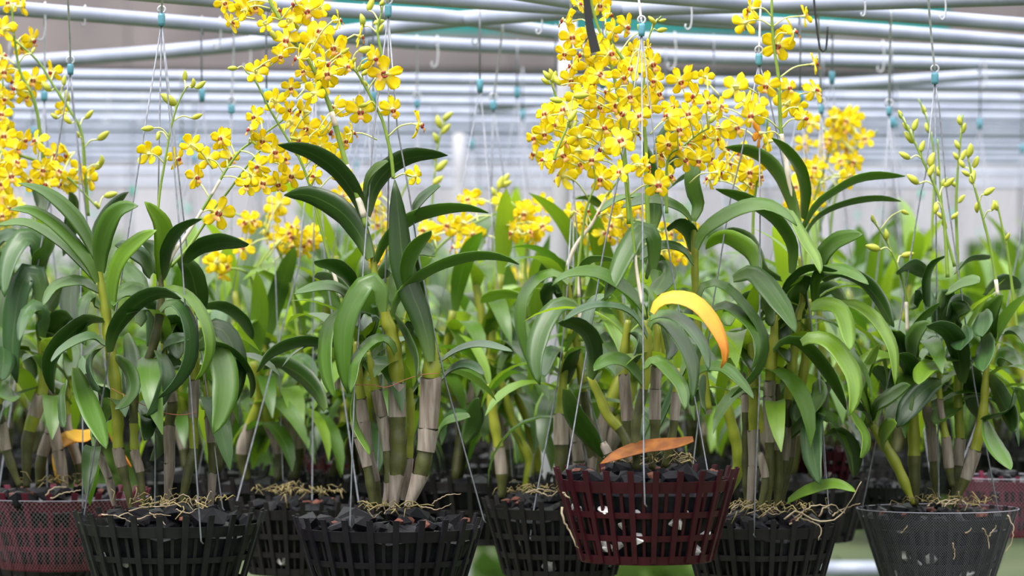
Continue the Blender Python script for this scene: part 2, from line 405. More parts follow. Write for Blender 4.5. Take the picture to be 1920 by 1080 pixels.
LIP = lip_mesh()
ANG = ((0, 0), (-66, 1), (66, 1), (-142, 2), (142, 2))        # about the facing axis, from straight up
def whole_flower(var):
    V = []; Fc = []; uv = []; fm = []
    for me, ang, mi in [(PETS[var][i], a, 0) for a, i in ANG]+[(CORE, 0, 1), (LIP, 0, 2)]:
        R = Matrix.Rotation(math.radians(ang), 3, 'Y'); o = len(V)
        V += [R @ v.co for v in me.vertices]; Fc += [tuple(i+o for i in p.vertices) for p in me.polygons]
        fm += [mi+p.material_index if mi == 2 else mi for p in me.polygons]
        if me.uv_layers:
            d = {}
            for lp, q in zip(me.loops, me.uv_layers[0].data): d[lp.vertex_index] = tuple(q.uv)
            uv += [d[i] for i in range(len(me.vertices))]
        else: uv += [(0, 0)]*len(me.vertices)
    return mk('flower', V, Fc, ['petal', 'petalback', 'lip', 'lippink'], fm, uv)
WHOLE = [whole_flower(v) for v in range(3)]
OLD = WHOLE[1].copy(); OLD.materials[0] = M['oldflower']
def flower(root, pos, rpx, D, yaw, pitch, roll, detail=True, old=False):
    """pos relative to the orchid's root"""
    var = RND.choice((0, 0, 1, 2)); sc = rpx*D/FPX
    rot = Euler((math.radians(pitch), math.radians(roll), math.radians(yaw)), 'XYZ')
    if not detail or old:
        return ob('flower', OLD if old else WHOLE[var], root, pos, rot, sc)
    f = ob('flower', CORE, root, pos, rot, sc)
    for a, i in ANG:
        ob('petal', PETS[var][i], f, None, (math.radians(RND.uniform(-24, 12)), math.radians(a+RND.uniform(-9, 9)), 0))
    ob('lip', LIP, f)
    return f
def bud_mesh():
    V, Fc = lathe([(0, 0), (.10, .03), (.20, .18), (.24, .42), (.20, .68), (.10, .9), (0, 1)], 8)
    V = [v+Vector((.10*math.sin(v.z*3.1), 0, 0)) for v in V]
    return mk('bud', V, Fc, 'bud')
BUD = bud_mesh()
def spike(root, D, path, rpx=3.2, flowers=(), buds=(), off=0, detail=True, fr=25, pale=(), doff=None, name='flower_spike'):
    """path 'x,y ...' from the base; flowers 'x,y[,r[,yaw]]'; buds 'x,y,tipx,tipy'"""
    o = root.location; pts = [tuple(map(float, q.split(','))) for q in path.split()]
    P3 = [tuple(P(x, y, D+off)) for x, y in pts]; n = max(10, len(pts)*6)
    sm = [Vector(q) for q in cat_rom(P3, n)]
    rad = [rpx*D/FPX*(1.15-.6*i/(n-1))*(1.14 if i % 7 == 0 else 1) for i in range(n)]
    V, Fc = tube([q-o for q in sm], rad, 7)
    s = ob(name, mk(name, V, Fc, 'spike'), root)
    for t0, t1 in pale:                            # papery bracts round the stalk
        i0 = int(t0*(n-1)); i1 = max(i0+1, int(t1*(n-1)))
        V, Fc = tube([q-o for q in sm[i0:i1+1]], [r*1.12 for r in rad[i0:i1+1]], 7)
        ob('bract', mk('bract', V, Fc, 'bract'), s)
    def ped(p, r):
        b = min(range(n), key=lambda i: (sm[i].x-p.x)**2+((sm[i].z-p.z)+.012)**2)
        b = min(n-1, b); a = sm[b]; ln = (p-a).length; lim = 62*D/FPX
        if ln > lim: a = p+(a-p)*(lim/ln)+Vector((0, 0, -.008))
        mid = (a+p)/2+Vector((0, 0, .006)); pa = [Vector(q) for q in cat_rom([tuple(a-o), tuple(mid-o), tuple(p-o)], 7)]
        V, Fc = tube(pa, r, 6); ob('pedicel', mk('pedicel', V, Fc, 'pedicel'), s)
        return a
    for q in (flowers.split() if flowers else ()):
        a = [float(x) if x != 'o' else x for x in q.split(',')]; old = 'o' in a; a = [x for x in a if x != 'o']
        dd = D+off+RND.uniform(-.035, .03) if doff is None else D+off+RND.uniform(*doff)
        p = P(a[0], a[1], dd); r = (a[2] if len(a) > 2 and a[2] else fr)*RND.uniform(.92, 1.08)
        yaw = a[3] if len(a) > 3 else (RND.gauss(0, 34) if RND.random() < .74 else RND.choice((-1, 1))*RND.uniform(80, 190)); pit = RND.uniform(-18, 24); rol = RND.gauss(0, 18)
        R = Euler((math.radians(pit), math.radians(rol), math.radians(yaw))).to_matrix()
        back = p+R @ Vector((0, .5, 0))*(r*D/FPX)
        ped(back, 1.5*D/FPX)
        flower(root, p-o, r, D, yaw, pit, rol, detail, old)
    for q in (buds.split() if buds else ()):
        a = [float(x) for x in q.split(',')]; dd = D+off+RND.uniform(-.02, .02)
        b = P(a[0], a[1], dd); t = P(a[2], a[3], dd+RND.uniform(-.006, .006)); ped(b, 1.4*D/FPX)
        ln = (t-b).length; rot = (t-b).to_track_quat('Z', 'Y').to_euler()
        ob('bud', BUD, s, b-o, rot, ln)
    return s
# ================================================================== THE SETTING
def quad_grid(x0, x1, z0, z1, y, nx, nz, f):
    V = []; Fc = []
    for j in range(nz+1):
        for i in range(nx+1):
            x = x0+(x1-x0)*i/nx; z = z0+(z1-z0)*j/nz; V.append(Vector((x, y+f(x, z), z)))
    for j in range(nz):
        for i in range(nx): a = j*(nx+1)+i; Fc.append((a, a+1, a+nx+2, a+nx+1))
    return V, Fc
V = []; Fc = []
for j in range(41):
    for i in range(25):
        V.append(Vector((-12+i, -2+j*.8, RND.uniform(-.02, .02))))
for j in range(40):
    for i in range(24): a = j*25+i; Fc.append((a, a+1, a+26, a+25))
struct('ground', mk('ground', V, Fc, 'ground'))
# end of the growing house: sheeting panels, weathered boards above, shade cloth hung in front
YB = 24.0
wall = struct('wall_back', mk('wall_back', *box((0, YB+.25, 1.6), (16, .1, 3.2)), 'sheet', smooth=False))
for i in range(14):
    x = -5.6+i*.8
    V, Fc = quad_grid(x+.01, x+.79, .05, CAMZ+1.36, YB+.1, 6, 4, lambda x, z: .02*math.sin(x*9+z))
    ob('sheet_panel', mk('sheet_panel', V, Fc, 'sheet'), wall)
    if not 7 <= i <= 9 or True:
        V, Fc = box((x+.4, YB+.05, CAMZ+1.62), (.79, .06, .5)); ob('board_panel', mk('board_panel', V, Fc, 'brown', smooth=False), wall)
V, Fc = quad_grid(-1.05, 2.55, CAMZ+1.48, CAMZ+2.2, YB-1.6, 30, 6, lambda x, z: .05*math.sin(x*6)+.03*math.sin(x*17+z*4))
tag(ob('shade_cloth', mk('shade_cloth', V+[v+Vector((0, .01, 0)) for v in V], Fc+[tuple(i+len(V) for i in reversed(f)) for f in Fc], 'teal')), 'teal shade cloth hung high behind the roof pipes', 'shade cloth')

# unseen dark walls added at the sides and behind the lens, cutting low skylight
for nm, c, s in (('wall_left_added', (-7.5, 9, 1.7), (.08, 32, 3.4)), ('wall_right_added', (7.5, 9, 1.7), (.08, 32, 3.4)), ('wall_front_added', (0, -6.5, 1.7), (15, .08, 3.4))):
    struct(nm, mk(nm, *box(c, s), 'shade', smooth=False))
# ================================================================== ROOF PIPES (all half a metre above the lens)
PIPES = []
def pipe_d(pts, x):
    for (x0, y0), (x1, y1) in zip(pts, pts[1:]):
        if x <= x1: break
    return FPX*.5/(540-(y0+(y1-y0)*(x-x0)/(x1-x0)))
def pipe(s, label, group=None, H=.5, r=.0135, ext=.25):
    pts = [tuple(map(float, q.split(','))) for q in s.split()]; PIPES.append(pts)
    a, b = pts[0], pts[1]; c, d = pts[-2], pts[-1]
    e1 = (a[0]-(b[0]-a[0])/max(1, abs(b[0]-a[0]))*400, a[1]-(b[1]-a[1])/max(1, abs(b[0]-a[0]))*400)
    e2 = (d[0]+(d[0]-c[0])/max(1, abs(d[0]-c[0]))*400, d[1]+(d[1]-c[1])/max(1, abs(d[0]-c[0]))*400)
    pts = [e1]+pts+[e2]
    p3 = [tuple(P(x, y, FPX*H/(540-y))) for x, y in pts]
    sm = [Vector(q) for q in cat_rom(p3, 26)]
    V, Fc = tube(sm, r, 12); n1 = len(Fc)
    return tag(ob('roof_pipe', mk('roof_pipe', V, Fc, 'pipe')), label, 'pipe', group)
pipe('0,14 467,53 773,80 1040,92 1280,107 1920,122', 'grey galvanized pipe sloping down from the top left corner across the frame')
pipe('500,8 640,20 850,33 1047,62 1275,76 1920,102', 'grey galvanized pipe passing under the rising pipe near the white post')
pipe('1200,24 1280,37 1547,51 1920,79', 'grey galvanized pipe just below the rising pipe at the right')
pipe('1513,15 1680,28 1920,47', 'short stretch of grey pipe in front of the teal cloth, top right')
pipe('640,-16 890,3 1010,11', 'grey galvanized pipe at the very top edge left of the white post')
pipe('0,120 107,112 300,98 467,82 640,62 840,38 1040,24 1280,12 1600,4 1920,-6', 'thick galvanized pipe rising from left to right and crossing the others', r=.0150)
pipe('1300,176 1547,160 1920,137', 'galvanized pipe rising to the right behind the budding orchid wires')
pipe('-200,-66 1920,-76', 'front galvanized pipe that carries the hangers of the front row')
pipe('-200,-26 1920,-38', 'second galvanized pipe from the front, carrying the hangers just behind')
ORD = ('first', 'second', 'third', 'fourth', 'fifth', 'sixth', 'seventh', 'eighth', 'ninth', 'tenth', 'eleventh', 'twelfth', 'thirteenth')
for oi_, (y0, y1) in enumerate(((140, 163), (160, 187), (183, 204), (203, 221), (222, 234), (236, 247), (248, 257), (262, 270), (274, 281), (287, 293), (299, 304), (322, 325), (343, 345))):
    pipe('0,%g 1920,%g' % (y0, y1), 'pale level blurred background pipe, %s from the top of the level ones' % ORD[oi_], 'level background pipes')
def post(x0, y0, x1, y1, D, r, label):
    a, b = P(x0, y0, D), P(x1, y1, D); d = (b-a); a = a-d*.05; t = (0-a.z)/d.z; b = a+d*t
    n = 10; pth = [a+(b-a)*(i/(n-1)) for i in range(n)]
    V, Fc = tube(pth, r, 14); tag(ob('support_post', mk('support_post', V, Fc, 'post')), label, 'post')
post(1066, 40, 1028, 880, 7.25, .0165, 'pale grey support post behind the dense yellow blossoms')
post(860, 215, 862, 380, 12.5, .021, 'far blurred white post left of the middle')

# ================================================================== BASKETS, CHARCOAL
import bmesh
def lump_mesh(seed, mat, name):
    r = random.Random(seed); bm = bmesh.new(); bmesh.ops.create_icosphere(bm, subdivisions=1, radius=1)
    cuts = [(Vector((r.gauss(0, 1), r.gauss(0, 1), r.gauss(0, 1))).normalized(), r.uniform(.45, .8)) for _ in range(7)]
    for v in bm.verts:
        v.co *= r.uniform(.85, 1.15)
        for nrm, d in cuts:
            e = v.co.dot(nrm)-d
            if e > 0: v.co -= nrm*e
        v.co.x *= 1.3; v.co.z *= .75
    me = bpy.data.meshes.new(name); bm.to_mesh(me); bm.free(); me.materials.append(M[mat]); return me
LUMPS = [lump_mesh(i, 'charcoal', 'charcoal_lump') for i in range(8)]
CHIPS = [lump_mesh(40+i, 'bark', 'bark_chip') for i in range(3)]
FOAMS = [lump_mesh(60+i, 'foam', 'foam_piece') for i in range(3)]

def bed_mesh(R, rb, h, ztop, ns=20):
    V, Fc = lathe([(0, .006), (rb-.012, .006), (R-.016, ztop-.012), (R*.6, ztop), (R*.3, ztop+.008), (0, ztop+.010)], ns)
    V = [v+Vector((RND.uniform(-.004, .004), RND.uniform(-.004, .004), RND.uniform(-.006, .006) if v.z > .02 else 0)) for v in V]
    return mk('charcoal_bed', V, Fc, 'charcoal', smooth=False)

def basket(x, y, D, rpx, mat, label, what, hfac=1.0, tap=.72, nr=23, lumps=34, chips=6, foam=0, net=None, bands=((.82, .017), (.52, .009), (.27, .009), (.03, .013)), rotz=None):
    R = rpx*D/FPX; h = R*hfac; c = P(x, y, D)
    b = thing('orchid_basket', label, 'basket', (c.x, c.y, c.z-h), rotz=RND.uniform(0, .2) if rotz is None else rotz)
    rr = lambda z: R*(tap+(1-tap)*z/h)
    def rib(z0, z1, wt, ins, name):
        V = []
        for z in (z0, (z0+z1)/2, z1):
            r = rr(z)-ins; wd = wt*(.8+.2*z/h)
            V += [Vector((r-.002, -wd/2, z)), Vector((r+.002, -wd/2, z)), Vector((r+.002, wd/2, z)), Vector((r-.002, wd/2, z))]
        Fc = [(0, 1, 2, 3), (11, 10, 9, 8)]
        for i in range(2):
            for k in range(4): a = i*4+k; e = i*4+(k+1) % 4; Fc.append((a, e, e+4, a+4))
        return mk(name, V, Fc, mat, smooth=False)
    mo = rib(0, h, .0092*R/.14, 0, 'rib'); mi = rib(0, h*.78, .0052*R/.14, .0055, 'inner_rib')
    for k in range(nr):
        a = 2*math.pi*k/nr
        ob('rib', mo, b, None, (0, 0, a)); ob('inner_rib', mi, b, None, (0, 0, a+math.pi/nr))
    for fz, bh in bands:
        z = fz*h; z0, z1 = z-bh/2, z+bh/2; o = -.0012
        V, Fc = lathe([(rr(z0)+o-.003, z0), (rr(z0)+o, z0), (rr(z1)+o, z1), (rr(z1)+o-.003, z1), (rr(z0)+o-.003, z0)], 48)
        ob('band', mk('band', V, Fc, mat, smooth=False), b)
    V, Fc = lathe([(0, 0), (rr(0)-.003, 0), (rr(0)-.003, .005), (0, .005)], 32); ob('base', mk('base', V, Fc, mat, smooth=False), b)
    if net:
        zt = h*net[1]; prof = [(rr(z)+.004, z) for z in (zt, h*.7, h*.4, h*.15, 0)]+[(rr(0)*.6, -.006)]
        V, Fc = lathe(prof, 64); V = [v*(1+.012*math.sin(7*math.atan2(v.y, v.x)+v.z*60)) for v in V]
        n = 64; uvs = {}; faces = []; VV = []; UU = []
        for i in range(len(prof)):                     # unwrapped with its own seam
            for k in range(n+1):
                VV.append(V[i*n+k % n]); UU.append((k/n*2*math.pi*R/net[2], prof[i][1]/net[2]))
        for i in range(len(prof)-1):
            for k in range(n): a = i*(n+1)+k; faces.append((a, a+1, a+n+2, a+n+1))
        ob('net_cover', mk('net_cover', VV, faces, net[0], uv=UU), b)
        V, Fc = lathe([(R+.003, zt-.0008), (R+.0045, zt), (R+.003, zt+.0008), (R+.0015, zt), (R+.003, zt-.0008)], 48)
        rz = rr(zt)/R; ob('net_hem', mk('net_hem', [Vector((v.x*rz, v.y*rz, v.z)) for v in V], Fc, 'net'), b)
    bz = c.z-h
    tag(ob('charcoal_bed', bed_mesh(R, R*tap, h, h*.84), None, (c.x, c.y, bz)), 'packed charcoal filling %s' % what, 'charcoal', kind='stuff')
    rn = random.Random(int(x*7+y))
    for i in range(lumps):
        a = rn.uniform(0, 2*math.pi); q = math.sqrt(rn.uniform(.02, 1)); r = q*(R-.022)
        s = rn.uniform(.010, .020)*(R/.14)*(1.55 if i < 6 else 1)
        o = ob('charcoal_lump', LUMPS[i % 8], None, (c.x+r*math.cos(a), c.y+r*math.sin(a), bz+h*.86+.016*(1-q)+rn.uniform(-.002, .006)), (rn.uniform(-.6, .6), rn.uniform(-.6, .6), rn.uniform(0, 6)), s)
        tag(o, 'black charcoal lump on top of %s' % what, 'charcoal', 'charcoal lumps in %s' % what)
    for i in range(chips):
        a = rn.uniform(0, 2*math.pi); r = math.sqrt(rn.random())*(R-.025)
        o = ob('bark_chip', CHIPS[i % 3], None, (c.x+r*math.cos(a), c.y+r*math.sin(a), bz+h*.93+rn.uniform(0, .006)), (rn.uniform(-.6, .6), 0, rn.uniform(0, 6)), rn.uniform(.005, .010))
        tag(o, 'small reddish bark chip among the charcoal of %s' % what, 'bark', 'bark chips in %s' % what)
    for i in range(foam):
        a = rn.uniform(math.pi*1.05, math.pi*1.95); z = rn.uniform(.12, .62)*h; r = rr(z)-.0165
        o = ob('foam_piece', FOAMS[i % 3], None, (c.x+r*math.cos(a), c.y+r*math.sin(a), bz+z), (rn.uniform(-.6, .6), rn.uniform(-1, 1), rn.uniform(0, 6)), rn.uniform(.011, .019))
        tag(o, 'white foam piece showing between the ribs of %s' % what, 'foam', 'foam pieces in %s' % what)
    return b
basket(318, 957, 6.0, 180, 'bk_black', 'black ribbed basket hanging under the second clip from the left edge', 'the left black basket', hfac=.98, tap=.70, foam=3)
basket(730, 966, 5.92, 180, 'bk_purple', 'purplish black ribbed basket holding the orchid with thick papery canes', 'the purplish black basket', hfac=.98, tap=.70)
basket(1212, 876, 5.8, 173, 'bk_red', 'dark red ribbed basket hanging nearest, its whole side in view', 'the dark red basket', hfac=1.0, tap=.72, foam=14, chips=16, lumps=38)
basket(1050, 933, 6.45, 146, 'bk_brown', 'weathered dark grey basket half hidden behind the dark red one', 'the weathered grey basket', hfac=.98, lumps=26, foam=4)
basket(1425, 966, 6.2, 152, 'bk_brown', 'brownish black basket with pale roots trailing over its rim', 'the basket with trailing roots', hfac=1.0, lumps=30, foam=3)
basket(1758, 952, 6.3, 148, 'bk_black', 'black basket wrapped in fine white net at the right', 'the net wrapped black basket', hfac=.98, tap=.68, net=('net', .99, .0046), lumps=28, chips=14, foam=7)
basket(108, 916, 6.6, 172, 'bk_pink', 'crimson basket with a net round it at the left edge', 'the crimson netted basket', hfac=.85, tap=.62, net=('netpink', .90, .0085), lumps=28)
basket(560, 935, 6.65, 130, 'bk_brown', 'brownish basket between the two black baskets at the left', 'the brownish basket between two black ones', hfac=1.05, lumps=20, foam=5)
basket(1895, 888, 6.9, 112, 'bk_pink', 'crimson basket in white net at the right edge, behind', 'the crimson basket at the right edge', net=('netpink', .95, .0070), lumps=12, chips=0)
basket(75, 1046, 6.9, 105, 'bk_brown', 'grey basket low at the bottom left corner', 'the low grey basket', lumps=6, chips=0)
basket(1532, 838, 7.1, 80, 'bk_red', 'small dark red basket behind the orchid of the trailing roots basket', 'the small dark red basket', lumps=8, chips=0, foam=4)
basket(1672, 905, 7.2, 78, 'bk_black', 'small black basket just behind the net wrapped one', 'the small black basket', lumps=8, chips=2)

# ================================================================== HANGERS
def hanger(x, y, D, wires, label, cw=6.5, ch=12, top=None, mat='clip', r=.00125):
    """clip centre in the frame, wires 'x,y x,y ...;depth change at the end'"""
    c = P(x, y, D); h = thing('wire_hanger', label, 'hanger', c)
    s = D/FPX
    V = []
    for z, w2 in ((-ch, .8), (-ch*.5, .95), (ch*.6, 1.0), (ch, .82)):
        for a, b in ((-1, -.6), (-.6, -1), (.6, -1), (1, -.6), (1, .6), (.6, 1), (-.6, 1), (-1, .6)): V.append(Vector((a*cw*w2*s, b*cw*w2*s, z*s)))
    Fc = [tuple(range(7, -1, -1)), tuple(range(24, 32))]
    for i in range(3):
        for k in range(8): a = i*8+k; e = i*8+(k+1) % 8; Fc.append((a, e, e+8, a+8))
    ob('clip', mk('clip', V, Fc, mat), h)
    tz = (CAMZ+.50-c.z)                                  # hook: eye above the clip, rod up, bend over the pipe
    ty = min((pipe_d(q, x) for q in PIPES if q[0][0]-100 <= x <= q[-1][0]+100), key=lambda d: abs(d-D))-D
    tx = (x+(top if top is not None else RND.uniform(-8, 8))-CX)*(D+ty)/FPX-c.x
    eye = [Vector((7*s*math.cos(a), 0, (ch+7)*s+7*s*math.sin(a))) for a in [i*math.pi/5-math.pi/2 for i in range(10)]]
    V1 = tube(eye, r*1.3, 6)
    rod = [Vector((0, 0, (ch+2)*s)), Vector((tx*.5, ty*.5, tz*.5)), Vector((tx, ty-.015, tz-.006)), Vector((tx, ty-.0155, tz+.003)), Vector((tx, ty, tz+.0155)), Vector((tx, ty+.0155, tz+.003)), Vector((tx, ty+.016, tz-.016))]
    V2 = tube([Vector(q) for q in cat_rom([tuple(q) for q in rod], 18)], r*1.5, 6)
    ob('hook', mk('hook', *join([V1, V2]), 'hookwire'), h)
    for wsp in wires:
        ps, dd = wsp.split(';'); pts = [(x, y+ch*.6)]+[tuple(map(float, q.split(','))) for q in ps.split()]; dd = float(dd)
        n = len(pts); L = pts[-1][1]-pts[0][1]
        pth = [P(px, py, D+dd*(py-pts[0][1])/L)-c for px, py in pts]
        e = pth[-1]; pth.append(e+Vector((.003, .004 if dd < 0 else -.004, -.004)))
        V, Fc = tube(pth, r, 6); ob('wire', mk('wire', V, Fc, 'wire'), h)
    return h
hanger(303, 37, 6.0, ['257,330 240,440 158,965;-.02', '313,160 340,470 377,1015;-.142', '350,460 417,952;.10', '296,400 290,950;.12'], 'wire hanger with teal clip over the left black basket')
hanger(728, 20, 5.92, ['700,250 683,480 665,720 656,985;-.13', '729,300 727,420 722,527 705,940;.10', '745,240 767,360 787,493 820,650 837,720 907,975;-.03'], 'wire hanger with teal clip in front of the tall central spike')
hanger(1203, 56, 5.8, ['1205,480 1207,870 1209,945;-.141', '1180,230 1130,480 1063,880;.02', '1244,404 1259,502 1326,880;.08'], 'wire hanger with teal clip amid the dense blossoms', top=-12)
hanger(1423, 112, 6.2, ['1425,420 1424,720 1413,1003;-.125', '1390,290 1370,370 1335,580 1288,965;.05', '1440,170 1500,460 1537,720 1554,960;.0'], 'wire hanger with teal clip left of the single tall spike', ch=11)
hanger(1753, 147, 6.3, ['1735,330 1727,360 1680,647 1662,730 1616,957;-.02', '1761,200 1775,360 1823,693 1827,720 1871,955;-.02', '1755,400 1760,930;.11'], 'wire hanger with teal clip above the net wrapped basket', ch=11, top=-16)
hanger(132, 130, 6.45, ['118,220 60,560 -40,940;0', '137,180 148,310 155,780 155,950;-.1', '136,190 190,640 235,930;.05'], 'wire hanger with teal clip behind the budding spike at the far left', ch=10, cw=6)
hanger(83, 180, 6.95, ['60,500 -22,1046;0', '88,250 100,480 172,1046;0', '84,500 90,1040;-.1'], 'blurred wire hanger with teal clip left of the first clip in focus', ch=9, cw=6)
hanger(1075, 330, 6.45, ['1060,600 1045,720 1000,960 994,1010;-.1', '1084,480 1120,930;.1', '1075,640 1160,940;0'], 'wire hanger of the weathered grey basket, clip hidden by blossoms', ch=9, cw=5)
hanger(434, 205, 7.36, ['434,500 434,860;.0', '410,560 385,860;0'], 'blurred wire hanger between the two left spikes', ch=9, cw=6)
hanger(925, 198, 7.35, ['920,360 905,700 870,860;0', '945,330 985,620 1000,860;0', '921,400 935,860;.1'], 'blurred wire hanger alone left of the white post', ch=9, cw=6, top=18)
hanger(782, 195, 7.85, ['775,500 760,800;0', '790,480 820,800;0'], 'small blurred hanger right of the central clip', ch=8, cw=5)
hanger(1667, 208, 7.2, ['1676,360 1690,540 1748,908;0', '1655,420 1597,908;0'], 'blurred wire hanger left of the budding spikes', ch=8, cw=5, top=2)
hanger(590, 168, 6.65, ['560,500 444,940;0', '610,500 672,940;0', '588,500 585,940;.1'], 'wire hanger of the brownish basket, clip hidden among the central blossoms', ch=9, cw=5)
hanger(1936, 150, 6.9, ['1913,450 1860,720 1795,890;0', '1950,450 2000,890;0'], 'wire hanger of the crimson basket just outside the right edge', ch=9, cw=5)
hanger(1540, 205, 7.1, ['1520,500 1460,842;0', '1560,500 1608,842;0', '1540,500 1535,840;.08'], 'blurred wire hanger of the small dark red basket behind the blossoms', ch=8, cw=5)
def pipe_y(q, x): return 540-FPX*.5/pipe_d(q, x)
def open_hook(x, y, D, s=1.0, label=None):
    q = min((q for q in PIPES if q[0][0] <= x <= q[-1][0]), key=lambda q: abs(pipe_y(q, x)-y)); D = pipe_d(q, x)
    c = Vector(((x-CX)*D/FPX, D-.0155, CAMZ+.5)); k = D/FPX*s
    pts = [(0, 0), (2, 18), (1, 40), (-2, 52), (-9, 56), (-14, 50), (-12, 43)]
    V, Fc = tube([Vector(q) for q in cat_rom([(a*k, 0, -b*k) for a, b in pts], 16)], .0016, 6)
    top = [Vector((0, 0, 0)), Vector((0, .004, .011)), Vector((0, .0155, .0165)), Vector((0, .027, .011)), Vector((0, .031, 0)), Vector((0, .031, -.012))]
    V, Fc = join([(V, Fc), tube([Vector(q) for q in cat_rom([tuple(t) for t in top], 12)], .0016, 6)])
    tag(ob('wire_hook', mk('wire_hook', V, Fc, 'hookwire'), None, c), 'empty bent wire hook hanging from a roof pipe', 'hook', 'empty hooks on the roof pipes')
for x, y, D, s in ((85, 10, 7.0, 1), (160, 0, 6.7, .4), (413, 65, 7.7, .8), (470, 70, 7.8, .9), (897, 62, 7.6, .8), (820, 80, 8.1, .8), (1295, 20, 7.0, .8), (1620, 10, 7.0, .5), (1770, 8, 7.6, .7), (1655, 80, 7.8, .8), (1265, 70, 7.9, 1), (1845, 118, 9.0, .8), (205, 175, 10, .8), (270, 178, 10, .8), (1015, 10, 7, .7)):
    open_hook(x, y, D, s)
# black strap and black wire loop at the top
V = []; sp_ = [P(x, y, 5.55) for x, y in ((1096, -30), (1101, 10), (1106, 50), (1117, 98))]; wv = (5, 6.5, 7.5, 9)
pts = cat_rom([(*q, a*5.55/FPX) for q, a in zip(sp_, wv)], 12)
for q in pts:
    for a, b in ((-1, -.3), (1, -.3), (1, .3), (-1, .3)): V.append(Vector(q[:3])+Vector((a*q[3], b*q[3]+.3*q[3]*a, .25*q[3]*a)))
Fc = [(3, 2, 1, 0), (44, 45, 46, 47)]+[(i*4+k, i*4+(k+1) % 4, i*4+4+(k+1) % 4, i*4+4+k) for i in range(11) for k in range(4)]
tag(ob('hanging_strap', mk('hanging_strap', V, Fc, 'strap', smooth=False)), 'black strap end hanging in front of the dense blossoms', 'strap')
V, Fc = tube([Vector(q) for q in cat_rom([tuple(P(x, y, 6.5)) for x, y in ((1524, -25), (1530, 40), (1537, 88), (1543, 97), (1549, 90), (1552, 50))], 22)], .0019, 7)
tag(ob('wire_loop', mk('wire_loop', V, Fc, 'strap')), 'thin black wire loop hanging right of the tall spike', 'wire')
# ================================================================== ORCHIDS OF THE FRONT BASKETS
def orchid(label, x, y, D): return thing('orchid_plant', label, 'orchid', P(x, y, D))
def bg_leaf_mesh(L, e0, e1, hw, mat, seed):
    r = random.Random(seed); n = 9; p = Vector((0, 0, 0)); sp = [p.copy()]; T = []
    for i in range(n-1):
        t = (i+.5)/(n-1); e = math.radians(e0+(e1-e0)*t**.8); d = Vector((math.cos(e), .10*math.sin(t*3+seed), math.sin(e))).normalized()
        p = p+d*(L/(n-1)); sp.append(p.copy()); T.append(d)
    T.append(T[-1]); Wd = []; Nt = []
    for t in T:
        wv = Vector((0, 1, 0)); wv = (wv-t*wv.dot(t)).normalized(); nv = t.cross(wv); nv = nv if nv.z > 0 or abs(nv.z) < .2 and nv.x < 0 else -nv
        Wd.append(wv); Nt.append(nv)
    hws = [hw*wprof(i/(n-1)) for i in range(n)]
    V, Fc, uv = blade(sp, hws, Wd, Nt, two=False)
    return mk('leaf', V, Fc, mat, uv=uv)
BL = {}
for kind, rng in (('up', ((80, 20), (75, -10), (85, 45))), ('mid', ((65, -50), (60, -75), (70, -30), (55, -60))), ('low', ((45, -85), (35, -88), (50, -80)))):
    BL[kind] = [bg_leaf_mesh(RND.uniform(.19, .26), e0, e1, .0195, mt, i*3+len(kind)+q) for i, (e0, e1) in enumerate(rng) for q, mt in enumerate(('leaf', 'leafbright', 'leaf', 'leafdark', 'leaf', 'leafblue'))]
def top_fan(root, D, tops, n=5):
    """leaves closing the top of a cane: the youngest upright, the older ones arching out below it"""
    for s in tops.split():
        x, y, off = (float(q) for q in s.split(',')); a0 = RND.uniform(0, 6.28)
        for i in range(n):
            p = P(x+RND.uniform(-2, 2), y+i*16, D+off); kind = 'up' if i == 0 else 'mid' if i < 3 else 'low'
            ob('leaf', RND.choice(BL[kind]), root, p-root.location, (RND.uniform(-.2, .2), RND.uniform(-.15, .15), a0+i*math.pi+RND.uniform(-.5, .5)), RND.uniform(.72, 1.0)*(.8 if i == 0 else 1))
def leaves(root, D, reg, rows, off=0):
    for row in rows:
        w_, sd, s = row[:3]; kw = row[3] if len(row) > 3 else {}
        kw = dict(kw); kw.setdefault('off', off+RND.uniform(-.02, .02)); hero_leaf(root, D, reg, w_, sd, s, **kw)

# ---- left black basket
D = 6.0; o1 = orchid('orchid with arching dark leaves and a budding spike, in the left black basket', 300, 945, D)
hero_cane(o1, D, ('X', '248,958,9,o 240,920,9,o 230,880,10,p 222,842,10,g 220,765,12,g 214,700,11,g 203,626,10,g 198,577,9,g 191,540,8,g 186,500,7,g 183,470,5,g'))
hero_cane(o1, D, ('X', '270,955,7,o 263,887,8,p 253,850,8,g 251,797,8,o 254,722,8,p 268,690,7,o 277,677,8,o 293,627,9,o 303,560,7,o 302,527,6,o 310,490,5,g'), off=-.01)
hero_cane(o1, D, ('X', '313,932,8,p 318,870,9,p 317,800,10,o 323,755,10,p 312,700,9,g 306,640,8,g'), off=.05)
hero_cane(o1, D, ('X', '340,938,9,o 352,890,10,o 363,845,9,g 362,790,9,p 364,715,9,g 366,640,8,g 358,575,6,g'), off=.0)
hero_cane(o1, D, ('X', '395,945,7,p 398,890,7,o 396,830,8,p 392,780,8,g 385,700,7,g'), off=.09)
hero_cane(o1, D, ('X', '214,940,6,p 205,900,7,p 190,860,7,o 180,800,7,g'), off=.1)
